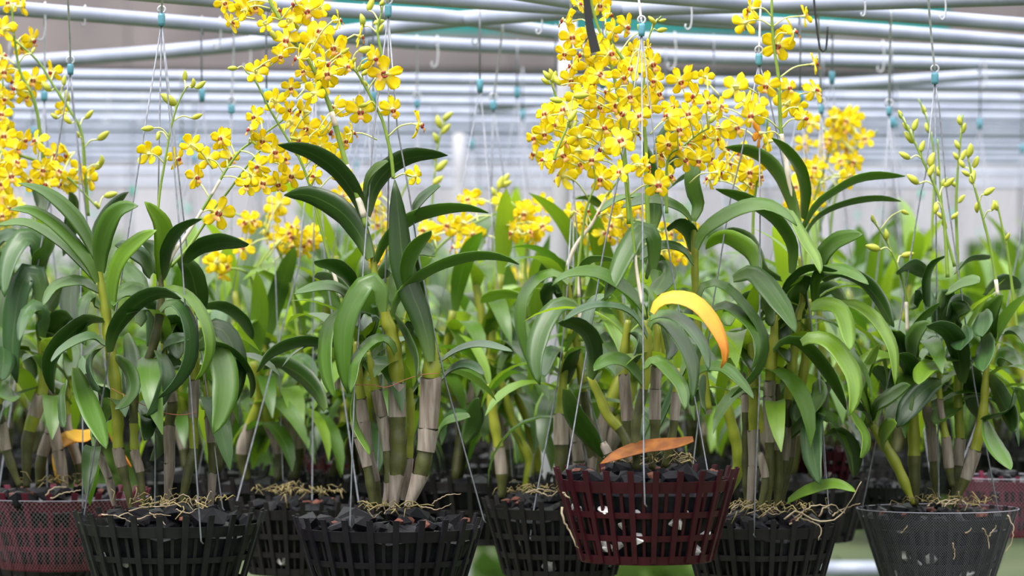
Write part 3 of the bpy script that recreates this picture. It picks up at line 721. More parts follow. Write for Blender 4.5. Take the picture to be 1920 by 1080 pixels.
leaves(o1, D, 'A', [(75, 1, '545,510 480,380 330,210 180,110 55,98'), (60, 1, '540,500 450,400 320,280 150,180 -20,185', {'off': .03}),
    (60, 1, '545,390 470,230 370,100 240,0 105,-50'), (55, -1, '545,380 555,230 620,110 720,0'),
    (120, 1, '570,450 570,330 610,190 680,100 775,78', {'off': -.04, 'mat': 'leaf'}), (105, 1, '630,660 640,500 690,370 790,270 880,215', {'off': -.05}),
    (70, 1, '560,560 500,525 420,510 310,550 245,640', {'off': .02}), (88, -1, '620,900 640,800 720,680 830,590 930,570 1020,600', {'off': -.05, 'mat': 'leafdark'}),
    (50, -1, '930,480 950,330 1010,220 1090,165 1135,150', {'off': -.02}), (100, 1, '905,500 920,330 900,180 815,55', {'off': .01, 'mat': 'leafbright'}),
    (85, -1, '1040,400 1120,325 1250,285 1400,292', {'off': -.01}), (135, -1, '1010,370 1075,450 1110,600 1120,720', {'off': .03, 'mat': 'leafdark', 'dz': .04}),
    (55, 1, '915,545 1000,550 1080,615 1150,740 1172,880 1140,1000 1100,1060', {'off': -.06, 'mat': 'leafbright'}),
    (90, 1, '860,580 760,560 680,590 640,640', {'off': .04}), (90, 1, '850,470 800,380 720,330 650,300', {'off': .05}),
    (100, -1, '930,470 880,400 850,330 800,290', {'off': .07}), (90, -1, '1150,640 1250,650 1350,720 1420,830', {'off': .3}),
    (110, 1, '590,500 680,440 770,520 800,640', {'off': .1}), (100, 1, '560,640 500,600 470,700 480,860', {'off': .1})])
leaves(o1, D, 'F', [(95, -1, '720,150 600,150 480,250 380,370 345,500 370,660', {'off': -.01, 'mat': 'leafdark'}), (52, 1, '735,320 640,270 540,300 430,370 355,437', {'off': -.03, 'mat': 'leafblue'}),
    (60, 1, '710,330 640,410 640,520 690,630', {'off': -.01}), (110, -1, '800,410 880,500 905,620 860,720 800,770', {'off': -.03, 'mat': 'leafdark'}),
    (125, 1, '520,480 570,640 640,820 735,1040', {'off': -.06, 'mat': 'leaf'}), (105, 1, '450,580 440,700 450,890', {'off': .05, 'mat': 'leaf'}),
    (85, 1, '1110,90 1180,25 1260,80 1310,220 1300,430 1200,600 1092,690', {'off': -.08}), (70, -1, '1110,290 1140,190 1205,165 1260,230 1285,330', {'off': .02, 'mat': 'leafdark'}),
    (85, 1, '1085,360 1130,430 1150,550 1090,690 1015,808', {'off': -.04, 'mat': 'leafblue'}), (135, -1, '990,610 1060,490 1160,440 1260,500', {'off': .03, 'mat': 'leafblue'}),
    (60, 1, '1115,390 1180,310 1300,285', {'off': .01, 'mat': 'leafblue'}), (140, 1, '1370,330 1440,215 1530,210 1610,330 1635,520 1585,790', {'off': .04, 'mat': 'leafdark'}),
    (180, 1, '1370,340 1440,305 1520,400 1560,580 1530,780 1475,935', {'off': -.03, 'mat': 'leaf'}), (62, -1, '1450,300 1560,340 1660,430 1730,560 1738,685', {'off': -.06}),
    (95, -1, '1000,800 1080,850 1100,980 1040,1120', {'off': .04, 'mat': 'leafdark'}), (130, -1, '960,180 1000,60 1060,100 1020,330', {'off': .08, 'mat': 'leafblue'}),
    (140, -1, '870,250 900,400 900,560 920,760', {'off': .1, 'mat': 'leafdark'}), (120, -1, '1240,120 1210,250 1220,420', {'off': .12, 'mat': 'leafdark'}),
    (110, -1, '700,800 720,680 640,600 600,520', {'off': .12, 'mat': 'leafdark'}), (100, -1, '690,880 650,760 590,700 560,640', {'off': .14, 'mat': 'leafdark'}), (100, 1, '900,820 980,760 1010,840 1000,980', {'off': .13})])
spike(o1, D, '304,505 298,450 295,420 300,358 310,300 320,243 333,197 348,166', 2.8, '280,287,27,170 332,297,26,60', '345,152,347,131 360,165,362,146 368,166,386,152 331,197,301,176 360,222,380,214 288,240,264,242 297,247,293,264', pale=((.0, .16), (.25, .32)))
spike(o1, D, '312,500 330,468 345,448 368,412 400,360 423,320 450,283 477,263 520,233 556,203', 3.0,
      '358,273 415,259 390,298 432,297 367,333,25,40 410,400,32,5 463,347 478,219,24,-40 470,243,25,-60 484,311 513,285 493,263 470,330,24,170 416,262,24 ', '500,285,512,268 470,262,482,272', pale=((.0, .33), (.42, .5)), off=-.02, detail=True)
spike(o1, D, '320,500 355,462 400,395 427,360 470,303 500,270', 2.8, '520,345 548,330 530,300 492,345', '', off=.01)

# ---- crimson basket, left edge
D = 6.5; o0 = orchid('orchid with drooping blue-green leaves in the crimson basket, left edge', 100, 905, D)
hero_cane(o0, D, ('X', '50,907,10,o 50,853,11,o 54,813,12,g 63,783,12,p 77,740,12,g 86,690,11,g 78,640,9,g 75,573,9,g 77,520,7,g'))
hero_cane(o0, D, ('X', '123,907,9,p 110,850,10,p 100,793,9,o 93,740,10,p 95,700,9,g'), off=.02)
hero_cane(o0, D, ('X', '73,905,10,o 78,860,10,p 92,815,9,p 105,770,8,o'), off=.05)
hero_cane(o0, D, ('X', '150,905,7,o 147,870,8,p 133,825,8,p 125,780,7,g 130,690,7,g'), off=.06)
hero_cane(o0, D, ('X', '37,905,8,o 13,847,9,p 4,800,9,o -4,760,9,g -8,640,7,g'), off=-.03)
leaves(o0, D, 'A', [(115, 1, '225,480 215,310 150,255 80,330 40,450 25,590', {'off': -.02, 'mat': 'leafblue'}), (135, 1, '230,650 220,490 170,445 110,560 80,750 70,900 95,1075', {'off': -.06, 'mat': 'leafblue'}),
    (75, 1, '235,830 230,700 190,665 150,720 110,840', {'off': -.05, 'mat': 'leafblue'}), (65, -1, '235,480 240,380 262,300 250,250'),
    (110, 1, '430,440 400,560 400,680 410,820', {'off': .1, 'mat': 'leafdark'}), (110, -1, '220,140 235,60 195,-20 165,-60', {'mat': 'leafdark'}), (65, 1, '370,350 390,200 400,60 390,0', {'off': .1}),
    (100, 1, '0,760 20,900 10,1060', {'off': -.03}), (90, -1, '240,860 300,760 360,700 420,720', {'off': .05}), (90, 1, '-60,420 -20,300 60,260 130,330', {'off': .1}), (90, 1, '210,900 130,860 60,900 20,1000', {'off': .06}),
    (100, -1, '240,700 300,600 360,540 470,560', {'off': .08}), (100, -1, '100,880 150,960 170,1060', {'off': .1, 'mat': 'leafdark'}), (110, 1, '330,840 400,900 380,1040', {'off': .12}), (70, 1, '-10,700 30,560 20,420 -20,330', {'off': .06}), (120, 1, '-40,820 20,860 40,1000', {'off': .05})])
leaves(o0, D, 'I', [(90, 1, '340,560 330,440 360,330 520,285', {'off': .1, 'mat': 'leafyellow'}), (60, -1, '600,250 640,330 680,400 740,465', {'off': .1, 'mat': 'leafyellow'}), (70, 1, '390,265 440,290 500,300 540,290', {'mat': 'leafyellow', 'off': .0}), (55, 1, '45,10 40,60 70,100', {'off': -.05, 'mat': 'leaf'})])
spike(o0, D, '88,345 80,287 70,213 58,173 40,140 32,107 25,50 22,10', 3.4, '42,88 15,5,24 7,55 27,153 47,180 12,185 7,135 40,12 60,75 30,165 5,105,24 62,150', '60,100,66,88', doff=(-.04, .05))
spike(o0, D, '165,405 160,333 153,250 133,210 100,160 73,117 33,80 8,62', 3.2, '98,135 115,205,18 168,335 133,338 150,318,24,150', '95,172,78,152 128,192,124,168 120,160,122,140 160,222,175,206 183,262,205,246 148,258,142,245 133,232,118,215 108,222,95,212 178,318,196,298 188,310,190,290', doff=(-.02, .03))
spike(o0, D, '-30,290 -10,284 43,293 87,310 127,333 150,355 185,392', 3.0, '32,278 68,265 7,255 103,290 128,290 80,318 20,330 30,305 110,322 5,345 88,345 55,338 45,262,24 120,345 10,305 0,280', '178,380,188,390 195,368,221,362', off=-.03, doff=(-.04, .05))
spike(o0, D, '-20,420 -5,330 10,230 4,140', 3.0, '2,215 14,240 -5,180 16,390,22 3,405,22 -4,320', '', off=.1, detail=False)

# ---- purplish black basket, the central plant
D = 5.92; o2 = orchid('central orchid with thick papery canes and long tapering leaves, purplish basket', 740, 940, D)
hero_cane(o2, D, ('X', '712,945,11,o 703,908,11,p 688,853,12,p 682,795,11,p 675,752,11,g 670,700,10,g 668,640,8,g'), off=.02)
hero_cane(o2, D, ('X', '700,940,9,o 690,880,9,p 672,820,8,p 660,790,6,o'), off=-.01)
hero_cane(o2, D, ('X', '722,938,9,p 730,905,10,o 728,850,10,p 718,787,10,p 706,733,9,g 698,693,8,g 690,660,6,g'), off=-.02)
hero_cane(o2, D, ('X', '737,945,12,p 745,890,15,o 747,850,16,o 745,785,15,p 744,722,14,g 740,665,14,g 733,620,12,g 727,608,12,g 719,575,9,g 711,548,8,g 703,513,7,g 698,470,6,g 688,430,5,g'), off=-.03)
hero_cane(o2, D, ('X', '765,942,12,p 787,893,14,o 798,848,15,p 803,803,16,p 808,713,17,g 809,680,15,g 805,640,12,g 798,600,9,g'), off=-.05)
hero_cane(o2, D, ('X', '757,930,9,p 765,860,9,g 770,780,8,g 768,720,8,g'), off=.05)
leaves(o2, D, 'X', [(34, -1, '684,412 665,365 630,318 580,285 521,271', {'off': -.03, 'mat': 'leafdark'}), (45, -1, '694,485 672,435 635,393 580,366 533,366', {'off': -.04, 'mat': 'leafdark'}),
    (30, -1, '690,405 700,355 730,315 775,294 839,291', {'off': -.02, 'mat': 'leafdark'}), (15, 1, '685,385 690,350 702,325 727,303', {'off': .0}),
    (46, -1, '808,678 800,630 785,580 770,545 755,490 748,420 740,337', {'off': -.07, 'mat': 'leafdark', 'dz': .02}), (28, -1, '766,545 768,500 782,463 808,432', {'off': -.05, 'mat': 'leaf'}),
    (15, 1, '770,418 785,385 825,349', {'off': .02}), (40, 1, '718,585 712,540 693,528 668,560 648,610 645,680 652,738', {'off': -.09, 'mat': 'leaf'}),
    (28, -1, '668,548 650,520 625,500 590,489', {'off': -.01, 'mat': 'leafdark'}), (24, -1, '668,565 640,540 612,525 590,519', {'off': .01, 'mat': 'leafdark'}), (17, 1, '672,580 645,550 610,540 552,551', {'off': .0}),
    (36, -1, '790,580 770,520 760,470 745,440', {'off': .06, 'mat': 'leafdark'}), (38, 1, '740,520 760,490 790,470 815,480', {'off': .1})])
leaves(o2, D, 'B', [(64, -1, '195,400 255,275 390,160 550,108 700,95 828,116', {'off': -.03, 'mat': 'leaf'}), (64, -1, '290,690 320,600 420,500 560,420 750,368 900,372 1000,406', {'off': -.06, 'mat': 'leaf'}),
    (90, 1, '150,540 110,520 90,640 95,760', {'off': .08}), (90, 1, '240,420 300,440 350,520 390,640', {'off': .1, 'mat': 'leafblue'}), (80, -1, '200,470 250,430 300,380 360,370', {'off': .05})])
leaves(o2, D, 'G', [(115, 1, '640,60 530,160 490,320 500,520 550,690', {'off': -.04, 'mat': 'leaf'}), (85, 1, '965,380 930,310 850,285 760,350 700,450 680,560 655,650', {'off': -.06, 'mat': 'leaf'}),
    (70, -1, '570,330 470,318 330,310 200,340 90,400 3,508', {'off': .0}), (50, -1, '955,110 1050,300 1100,430 1115,570', {'off': .0}), (45, 1, '1265,440 1400,360 1560,328 1775,366', {'off': .03}),
    (38, 1, '1280,560 1370,490 1470,478 1572,527', {'off': .02, 'mat': 'leafblue'}), (130, -1, '480,770 420,640 300,520 150,450 50,490', {'off': .4, 'mat': 'leafdark'}),
    (110, -1, '690,330 700,200 740,150 790,260', {'off': .06, 'mat': 'leafdark'}), (60, 1, '1240,970 1330,860 1480,818', {'off': .5}), (130, 1, '1440,990 1510,850 1540,690', {'off': .5, 'mat': 'leaf'}),
    (42, 1, '680,640 665,800 700,930 785,1080', {'off': -.02, 'mat': 'leafbright'}), (90, -1, '1000,480 1060,560 1070,680', {'off': .06}), (100, -1, '1040,760 1100,720 1150,660', {'off': .08, 'mat': 'leafdark'}),
    (120, 1, '780,120 800,200 850,140', {'off': .12, 'mat': 'leafblue'}), (100, 1, '1160,330 1110,260 1090,200 1120,180', {'off': .1, 'mat': 'leafblue'})])
spike(o2, D, '688,425 672,370 655,330 640,275 615,190 580,115 545,68 510,10 495,-30', 5.2,
      '546,38,29 537,76,30 584,79,28 578,97,22 433,43,24,60 498,123,22,-50 480,135,24,170 450,10,24 639,102,30 635,38,22,100 676,68,24,90 600,60 560,110 614,140,26 590,175,26 420,5,22 462,18,24,130 478,12,24 520,20,26 577,20 610,118 627,88 650,125,24 600,15,22 555,5 570,135,22 545,165,20 610,160,24 498,45,20,150 525,105,22', '520,75,506,55 640,100,655,90 560,55,550,40', pale=((.05, .12), (.22, .25), (.40, .46)), off=-.04, fr=29, doff=(-.05, .05))
spike(o2, D, '668,660 640,560 615,475 600,420 580,345 558,290 540,262 505,203 478,150 462,135', 3.2, '516,190,28,165 570,208,28 627,200,27 576,240,29 614,246,30 600,275,26 547,230,26,150 591,142,25 660,205,20 610,300,24 575,285,24 626,296,24,150 647,264,22 540,205,22 560,262,24 590,330,22 640,325,22', '445,128,426,128 545,258,560,262', off=.02, doff=(-.03, .06), pale=((.2, .3),))
spike(o2, D, '738,335 733,290 720,235 710,210 690,172 668,135 648,118 630,105', 3.2, '721,139,36 735,205,28,30 786,234,30,75 676,209,30 700,110,26,60 660,250,24 780,330,20,150', '655,120,668,108 668,132,688,120 678,140,695,130 690,160,675,150 665,118,650,113 672,95,700,90 690,195,672,200', off=-.02, doff=(-.04, .02), fr=27)
spike(o2, D, '720,120 708,60 715,25 722,-10', 2.6, '', '680,50,676,25 700,45,722,38 690,20,700,-5 712,10,728,-5 705,62,720,45', off=.25)

# ---- weathered grey basket
D = 6.4; o3 = orchid('orchid with a big arching leaf in the weathered grey basket', 1045, 925, D)
hero_cane(o3, D, ('X', '1050,905,11,o 1052,870,12,o 1052,840,13,p 1052,780,12,g 1054,740,9,g 1060,660,7,g'), off=.0)
hero_cane(o3, D, ('X', '1080,915,9,p 1085,870,10,p 1080,830,9,p 1075,790,8,o 1070,740,8,g'), off=.05)
hero_cane(o3, D, ('X', '940,925,10,o 941,890,11,p 935,840,10,g 925,780,10,g 918,720,9,g'), off=.3)
hero_cane(o3, D, ('X', '980,925,9,g 993,868,10,g 968,810,9,g 948,745,9,g 935,700,8,g'), off=.45)
hero_cane(o3, D, ('X', '1012,880,11,g 992,795,11,g 968,735,9,g 955,690,8,g'), off=.5)
hero_cane(o3, D, ('X', '1100,920,8,p 1110,860,8,o 1095,740,8,g 1075,600,8,g 1062,520,7,g'), off=.03)
leaves(o3, D, 'D', [(88, 1, '420,210 350,145 270,138 170,200 90,330 75,520 110,700 148,860', {'off': -.05, 'mat': 'leaf'}), (150, 1, '500,420 430,365 330,390 230,550 180,750 190,880 208,965', {'off': -.1, 'mat': 'leaf'}),
    (90, -1, '470,220 380,300 330,200 350,60', {'off': .06}), (100, -1, '460,330 300,260 280,420', {'off': .05, 'mat': 'leafdark'}),
    (100, -1, '110,320 0,300 -120,310 -230,350', {'off': .15, 'mat': 'leafbright'}), (70, -1, '480,120 350,60 280,80 230,200', {'off': .1}), (120, 1, '640,480 720,480 800,640 830,780', {'off': .05, 'mat': 'leafbright'}),
    (110, 1, '600,700 700,640 760,760', {'off': .08}), (120, 1, '400,760 300,740 250,900', {'off': .06}), (100, -1, '430,950 460,760 500,700', {'off': .05, 'mat': 'leafdark'}), (120, 1, '560,300 640,200 660,80', {'off': .1, 'mat': 'leafbright'}), (60, 1, '650,880 580,960 470,1000', {'off': .04})])
leaves(o3, D, 'J', [(110, -1, '1265,30 1310,180 1390,300 1468,412', {'off': -.1, 'mat': 'leaf'}), (60, 1, '560,330 620,200 720,180', {'off': .4}), (110, 1, '690,290 760,180 770,80', {'off': .45})])
spike(o3, D, '1060,640 1058,570 1063,505 1080,460 1110,420 1140,365 1165,330', 4, '1167,405,30 1150,380,20 1128,400,22 1100,395,20', '1075,395,1068,410', pale=((.42, .86),), off=.03, detail=True)
spike(o3, D, '1090,640 1086,560 1082,500', 4, '', '', pale=((.15, .45), (.6, .95)))
spike(o3, D, '1078,560 1097,405 1116,342 1110,300', 3, '1085,307,24 1054,330,29 1054,290,27,20 1038,303,25,60 1003,288,24,-50 1003,258,24,-40 1038,233,26 1128,334,29 1085,280,26,150 1110,250', '1075,240,1082,225', off=.0, doff=(-.06, .04))

# ---- dark red basket
D = 5.8; o4 = orchid('orchid with one yellow leaf and a thin pale stalk, in the dark red basket', 1220, 872, D)
hero_cane(o4, D, ('X', '1190,870,8,p 1178,836,9,o 1162,805,9,g 1140,780,10,g 1125,745,9,g 1105,705,8,g'), off=-.02)
hero_cane(o4, D, ('X', '1180,868,10,o 1177,790,11,p 1170,705,9,g 1172,650,9,g 1178,600,8,g'), off=.03)
hero_cane(o4, D, ('X', '1194,872,11,o 1193,840,10,o 1193,790,9,o 1207,730,9,g 1213,680,8,g 1215,630,8,g 1212,600,6,g'), off=-.05)
hero_cane(o4, D, ('X', '1222,872,10,o 1228,810,9,o 1228,787,10,p 1229,730,9,p 1231,690,9,g 1232,630,8,g 1228,600,6,g'), off=.0)
hero_cane(o4, D, ('X', '1245,868,9,o 1258,830,9,o 1264,790,8,p 1268,740,8,g 1270,690,7,g'), off=.02)
hero_cane(o4, D, ('X', '1150,866,8,p 1140,850,8,p 1130,830,7,p'), off=.06)
leaves(o4, D, 'D', [(78, 1, '1010,480 970,385 890,285 760,188 620,130 480,132 380,160 300,222', {'off': -.04, 'mat': 'leaf'}), (64, 1, '1015,610 960,510 880,430 780,388 640,378 520,408 385,485', {'off': -.07, 'mat': 'leafblue'}),
    (105, 1, '985,960 930,880 830,800 720,795 615,860', {'off': -.06, 'mat': 'leaf'}), (100, 1, '720,300 640,330 585,440 570,600', {'off': .04, 'mat': 'leafblue'}),
    (110, 1, '1030,540 1060,480 1150,500 1280,670 1345,850 1350,1085', {'off': -.07, 'mat': 'leaf'}), (92, 1, '1040,470 1110,440 1230,465 1340,560 1430,700 1472,862', {'off': -.09, 'mat': 'leafblue'}),
    (105, 1, '1055,430 1110,345 1220,318 1350,350 1460,450 1550,600 1595,740 1568,842', {'off': -.12, 'mat': 'leafyellow', 'dz': -.03}), (110, 1, '990,830 1080,790 1180,880 1260,1000 1295,1150', {'off': -.1, 'mat': 'leaf'}),
    (140, -1, '585,915 608,780 595,650 540,560 450,505 345,498', {'off': -.04, 'mat': 'leafdark'}), (115, -1, '1125,500 1165,600 1190,700 1180,780', {'off': .02, 'mat': 'leafdark'}), (75, 1, '1370,880 1480,835 1600,860 1700,950 1810,1070', {'off': .1, 'mat': 'leaf'}), (100, 1, '960,200 1010,270 1040,330 1030,440', {'off': .06, 'mat': 'leaf'}),
    (80, 1, '880,560 950,640 900,760 840,790', {'off': .05, 'mat': 'leafblue'}), (130, -1, '1050,300 1120,200 1150,110 1090,60', {'off': .1, 'mat': 'leafdark'}), (90, -1, '1380,900 1400,760 1460,640', {'off': .1, 'mat': 'leafdark'}), (90, -1, '1440,1160 1440,1020 1450,900', {'off': .12, 'mat': 'leafdark'})])
leaves(o4, D, 'X', [(37, 1, '1224,505 1224,450 1203,432 1172,480 1150,530 1133,565', {'off': -.02, 'mat': 'leaf'}), (16, 1, '1229,790 1235,800 1300,650', {'off': .2})])
spike(o4, D, '1210,595 1200,545 1193,500 1187,440 1180,372 1167,296 1159,276', 3.0, '1163,264,32 1128,334,28,-40 1233,346,30,15 1213,311,24,95 1163,323,26 1198,310,22', '1205,300,1215,290', pale=((.08, .38),), off=-.06, doff=(-.05, .0))
spike(o4, D, '1216,440 1212,330 1209,249 1190,156 1178,124 1155,93 1136,60', 4.2, '1190,93,25 1221,120,30,35 1233,175,28 1167,144,27 1157,196,30,0 1198,218,26 1174,50,29,50 1151,58,27 1143,27,22,120 1124,140,26 1108,155,26 1116,120,28 1252,218,26 1228,150,24 1205,180,24 1180,180,26 1215,90,20,80 1143,100 1165,110 1185,130 1140,170 1170,215 1150,240 1190,250 1215,200', '1200,60,1195,45', off=.06, doff=(-.08, .08), fr=28)
spike(o4, D, '1180,420 1172,300 1157,171 1136,86 1120,47 1108,0 1100,-30', 4.2, '1060,39,29 1085,8,20,60 1073,70,27 1093,101,29 1073,124,26 1104,125,26 1058,206,27 1104,229,29 1023,214,26,-30 1130,280,29 1040,200,22 1085,185,27 1120,200,28 1070,150,24 1098,70,26 1120,85,26 1060,100,24 1130,240,28 1085,255,26 1020,250,24 1062,265,26 1110,300,26 1125,10,22 1098,175,26', '1050,160,1040,140 1075,168,1090,160 1068,240,1066,220', off=.1, doff=(-.1, .06), fr=28)
spike(o4, D, '1250,400 1252,300 1280,275 1307,253 1330,240', 2.8, '1275,152,27 1303,179,28 1322,144,22 1326,192,26 1318,255,29,0 1272,243,28 1268,272,26 1346,323,27 1330,296,26 1290,215,28 1340,260,27 1300,225,26 1285,300,26 1252,270,24 1310,300,24 1260,200,24 1350,240 1295,265 1240,290 1255,330,24', '1330,230,1345,215', off=.2, doff=(-.08, .1), fr=28)
spike(o4, D, '1041,300 1042,288 1066,233 1070,218', 2.6, '1020,300,22,-60', '1066,228,1082,205 1055,190,1030,185 1075,180,1105,178', off=-.06)
spike(o4, D, '1050,200 1037,165 1030,140', 2.4, '', '1032,150,1018,132 1034,150,1030,128 1036,155,1042,132 1030,158,1014,146', off=.12)
spike(o4, D, '1205,180 1215,80 1228,45 1240,30', 2.2, '', '1228,45,1215,30 1236,40,1250,36 1232,58,1252,54', off=.2)
dl = tag(hero_leaf(thing('_t', '', '', P(1200, 850, 5.72)), 5.72, 'X', 25, 1, '1300,824 1262,834 1210,840 1165,852 1126,869', off=0, mat='leaforange', dz=.02, name='fallen_leaf'), 'dry orange fallen leaf lying across the dark red basket', 'leaf')
t_ = dl.parent; wm = Vector(t_.location); dl.parent = None; dl.location = wm; bpy.data.objects.remove(t_)

# ---- basket with trailing roots
D = 6.2; o5 = orchid('tall orchid with a single high flower spike above the trailing roots basket', 1430, 960, D)
hero_cane(o5, D, ('X', '1440,945,8,o 1443,890,9,o 1443,830,9,p 1442,745,10,p 1444,715,10,g 1450,650,10,g 1453,590,8,g'), off=-.02)
hero_cane(o5, D, ('X', '1455,945,8,o 1460,890,8,o 1458,850,9,p 1457,770,8,o 1458,720,7,g'), off=.0)
hero_cane(o5, D, ('X', '1460,940,8,o 1470,870,8,p 1475,800,9,o 1477,750,8,g 1485,690,9,g 1492,640,8,g 1497,590,7,g 1505,560,6,g 1500,480,6,g'), off=.02)
hero_cane(o5, D, ('X', '1465,940,7,o 1480,860,9,p 1485,805,10,p 1498,755,9,g 1508,690,9,g 1512,640,8,g 1520,560,7,g'), off=.05)
hero_cane(o5, D, ('X', '1405,945,9,p 1414,880,10,p 1413,810,10,g 1413,720,10,g 1405,640,8,g'), off=.0)
hero_cane(o5, D, ('X', '1402,948,9,o 1400,885,9,o 1400,780,9,p 1398,740,8,p 1392,700,7,g'), off=.04)
hero_cane(o5, D, ('X', '1360,930,11,g 1385,870,12,g 1375,810,11,g 1360,750,10,g 1350,700,9,g'), off=.25)
hero_cane(o5, D, ('X', '1425,948,7,o 1435,900,7,p 1425,850,7,o'), off=-.04)
hero_cane(o5, D, ('X', '1330,760,8,g 1318,690,8,g 1310,620,7,g 1305,560,7,g 1303,515,7,g 1303,470,7,g 1301,440,7,g 1302,412,5,g'), off=-.08)
leaves(o5, D, 'D', [(85, 1, '1400,310 1420,240 1510,205 1620,250 1740,385 1840,520 1885,680 1830,860 1645,1062', {'off': -.12, 'mat': 'leaf'}), (75, 1, '1480,425 1580,378 1700,440 1800,560 1835,700 1800,850', {'off': -.1, 'mat': 'leaf'}),
    (90, -1, '1400,340 1330,500 1350,600', {'off': .05}), (100, 1, '1700,330 1660,400 1640,520', {'off': .1, 'mat': 'leafbright'}), (110, -1, '1760,600 1780,740 1830,900', {'off': .05, 'mat': 'leafdark'}), (110, -1, '1720,330 1800,320 1900,380 1960,520', {'off': .05, 'mat': 'leafdark'})])
leaves(o5, D, 'H', [(72, 1, '800,720 740,650 640,600 500,580 315,626', {'off': -.12, 'mat': 'leaf'}), (50, 1, '640,590 520,560 400,555 280,580 165,655', {'off': -.06, 'mat': 'leaf'}), (92, 1, '815,720 855,610 825,500 815,400 860,290 960,205', {'off': -.12, 'mat': 'leaf', 'dz': .02}),
    (100, 1, '835,910 880,800 1000,710 1150,635 1310,612 1440,670 1530,750', {'off': -.14, 'mat': 'leaf'}), (70, 1, '810,1010 740,930 640,900 540,920 445,990', {'off': -.1, 'mat': 'leaf'}), (110, -1, '805,940 785,830 720,755 630,760', {'off': -.02, 'mat': 'leafdark'}),
    (110, -1, '540,770 545,600 540,450 490,280 460,160', {'off': .0, 'mat': 'leafdark', 'dz': .02}), (80, 1, '560,340 585,210 640,110 718,48', {'off': .12, 'mat': 'leafblue'}), (75, 1, '630,430 680,340 740,300 815,278', {'off': .1, 'mat': 'leafblue'}), (36, -1, '660,480 715,440 768,412', {'off': .1}),
    (102, -1, '1525,720 1470,540 1370,360 1230,250 1033,207', {'off': -.03, 'mat': 'leaf'}), (78, -1, '1570,700 1575,500 1530,340 1440,210 1358,140', {'off': .0, 'mat': 'leaf'}), (96, -1, '1490,1080 1490,900 1410,750 1300,650 1150,560 968,495', {'off': -.03, 'mat': 'leaf'}),
    (95, 1, '1480,640 1530,760 1590,880 1650,980 1690,1078', {'off': -.1, 'mat': 'leafbright'}), (80, -1, '1420,1120 1300,1060 1200,870 1100,800 1030,780', {'off': .05, 'mat': 'leafdark'}), (100, -1, '600,1060 540,1020 480,1090', {'off': .0, 'mat': 'leaf'}), (60, -1, '30,1060 120,1000 280,985', {'off': .1}), (50, -1, '0,560 80,570 150,620', {'off': .3})])
leaves(o5, D, 'X', [(20, -1, '1500,440 1530,390 1565,362 1620,335 1697,330', {'off': .02, 'mat': 'leaf'})])
leaves(o5, D, 'C', [(40, -1, '680,260 760,150 900,80 1080,45 1227,51', {'off': .02, 'mat': 'leaf'}), (52, -1, '550,610 620,500 720,440 870,440', {'off': .0, 'mat': 'leafdark'}), (78, 1, '745,630 760,500 820,455 920,455 1045,520', {'off': -.03, 'mat': 'leaf'}),
    (85, -1, '790,500 880,460 1000,500 1100,600 1190,760', {'off': -.02, 'mat': 'leafdark'}), (75, 1, '860,640 960,635 1080,720 1170,880 1195,1085', {'off': -.06, 'mat': 'leafbright'}), (115, 1, '720,650 800,635 890,690 940,890', {'off': -.07, 'mat': 'leafbright'}),
    (112, 1, '285,490 390,460 490,560 580,690 635,792', {'off': -.1, 'mat': 'leaf'}), (95, 1, '775,470 790,370 870,285 1010,238', {'off': .03, 'mat': 'leaf'}), (95, -1, '425,470 390,350 290,280 200,270 130,320', {'off': -.05, 'mat': 'leafbright'}),
    (80, -1, '640,600 600,720 640,840', {'off': .06, 'mat': 'leafdark'}), (110, 1, '650,700 660,560 720,480', {'off': .08, 'mat': 'leafblue'}), (100, -1, '920,620 830,560 760,600', {'off': .08, 'mat': 'leafdark'}), (110, -1, '1200,780 1240,900 1260,1020', {'off': .05, 'mat': 'leafdark'}), (100, -1, '600,700 560,820 590,960', {'off': .06, 'mat': 'leafdark'})])
leaves(o5, D, 'E', [(135, 1, '380,160 450,125 560,150 660,260 730,400 740,540 712,662', {'off': -.12, 'mat': 'leafbright'}), (75, -1, '185,215 260,150 370,165 480,270 590,430 690,620', {'off': -.09, 'mat': 'leaf'}), (130, 1, '600,690 520,650 465,700 455,850 475,1000 510,1140', {'off': -.03, 'mat': 'leafblue'}),
    (100, -1, '550,790 640,785 720,900 740,1090', {'off': .02, 'mat': 'leafdark'}), (75, 1, '715,620 770,720 805,830 788,952', {'off': -.06, 'mat': 'leafbright'}), (80, 1, '470,640 430,560 380,600 340,700', {'off': .06}), (110, -1, '560,420 540,560 580,700', {'off': .06, 'mat': 'leafdark'}), (110, 1, '480,420 500,520 470,640', {'off': .05, 'mat': 'leaf'}), (120, -1, '300,300 260,420 290,560', {'off': .04, 'mat': 'leafdark'})])
leaves(o5, D, 'K', [(52, 1, '590,660 700,605 850,575 972,606', {'off': -.04, 'mat': 'leafbright'}), (70, 1, '590,300 660,230 760,160 800,180', {'off': .05}), (70, -1, '180,100 120,60 60,120', {'off': .1})])
spike(o5, D, '1503,440 1494,390 1480,340 1472,290 1464,240 1460,150 1453,100 1448,50 1447,-20', 4.2, '1397,43,29 1408,17,26 1458,85,33,0 1487,60,28 1510,30,24,100 1528,120,24,90 1528,170,28,45 1507,222,26,50 1437,160,28 1380,165,29,150 1478,165,24 1423,250,26,o 1410,217,27 1477,195,28,150 1495,200,22', '', off=-.02, pale=((.12, .42),), doff=(-.05, .04), fr=28)
spike(o5, D, '1415,560 1412,420 1420,340 1435,280 1440,220', 3.2, '1345,322,27 1405,322,27 1390,290,27 1360,280,27 1432,300,26 1380,240,27 1350,200,24 1340,215,24 1290,143,26 1365,305,26 1420,200,26 1395,190,26 1440,265,26 1330,335,24 1405,345,24 1375,330,24 1425,330,22', '', off=.12, doff=(-.06, .1))

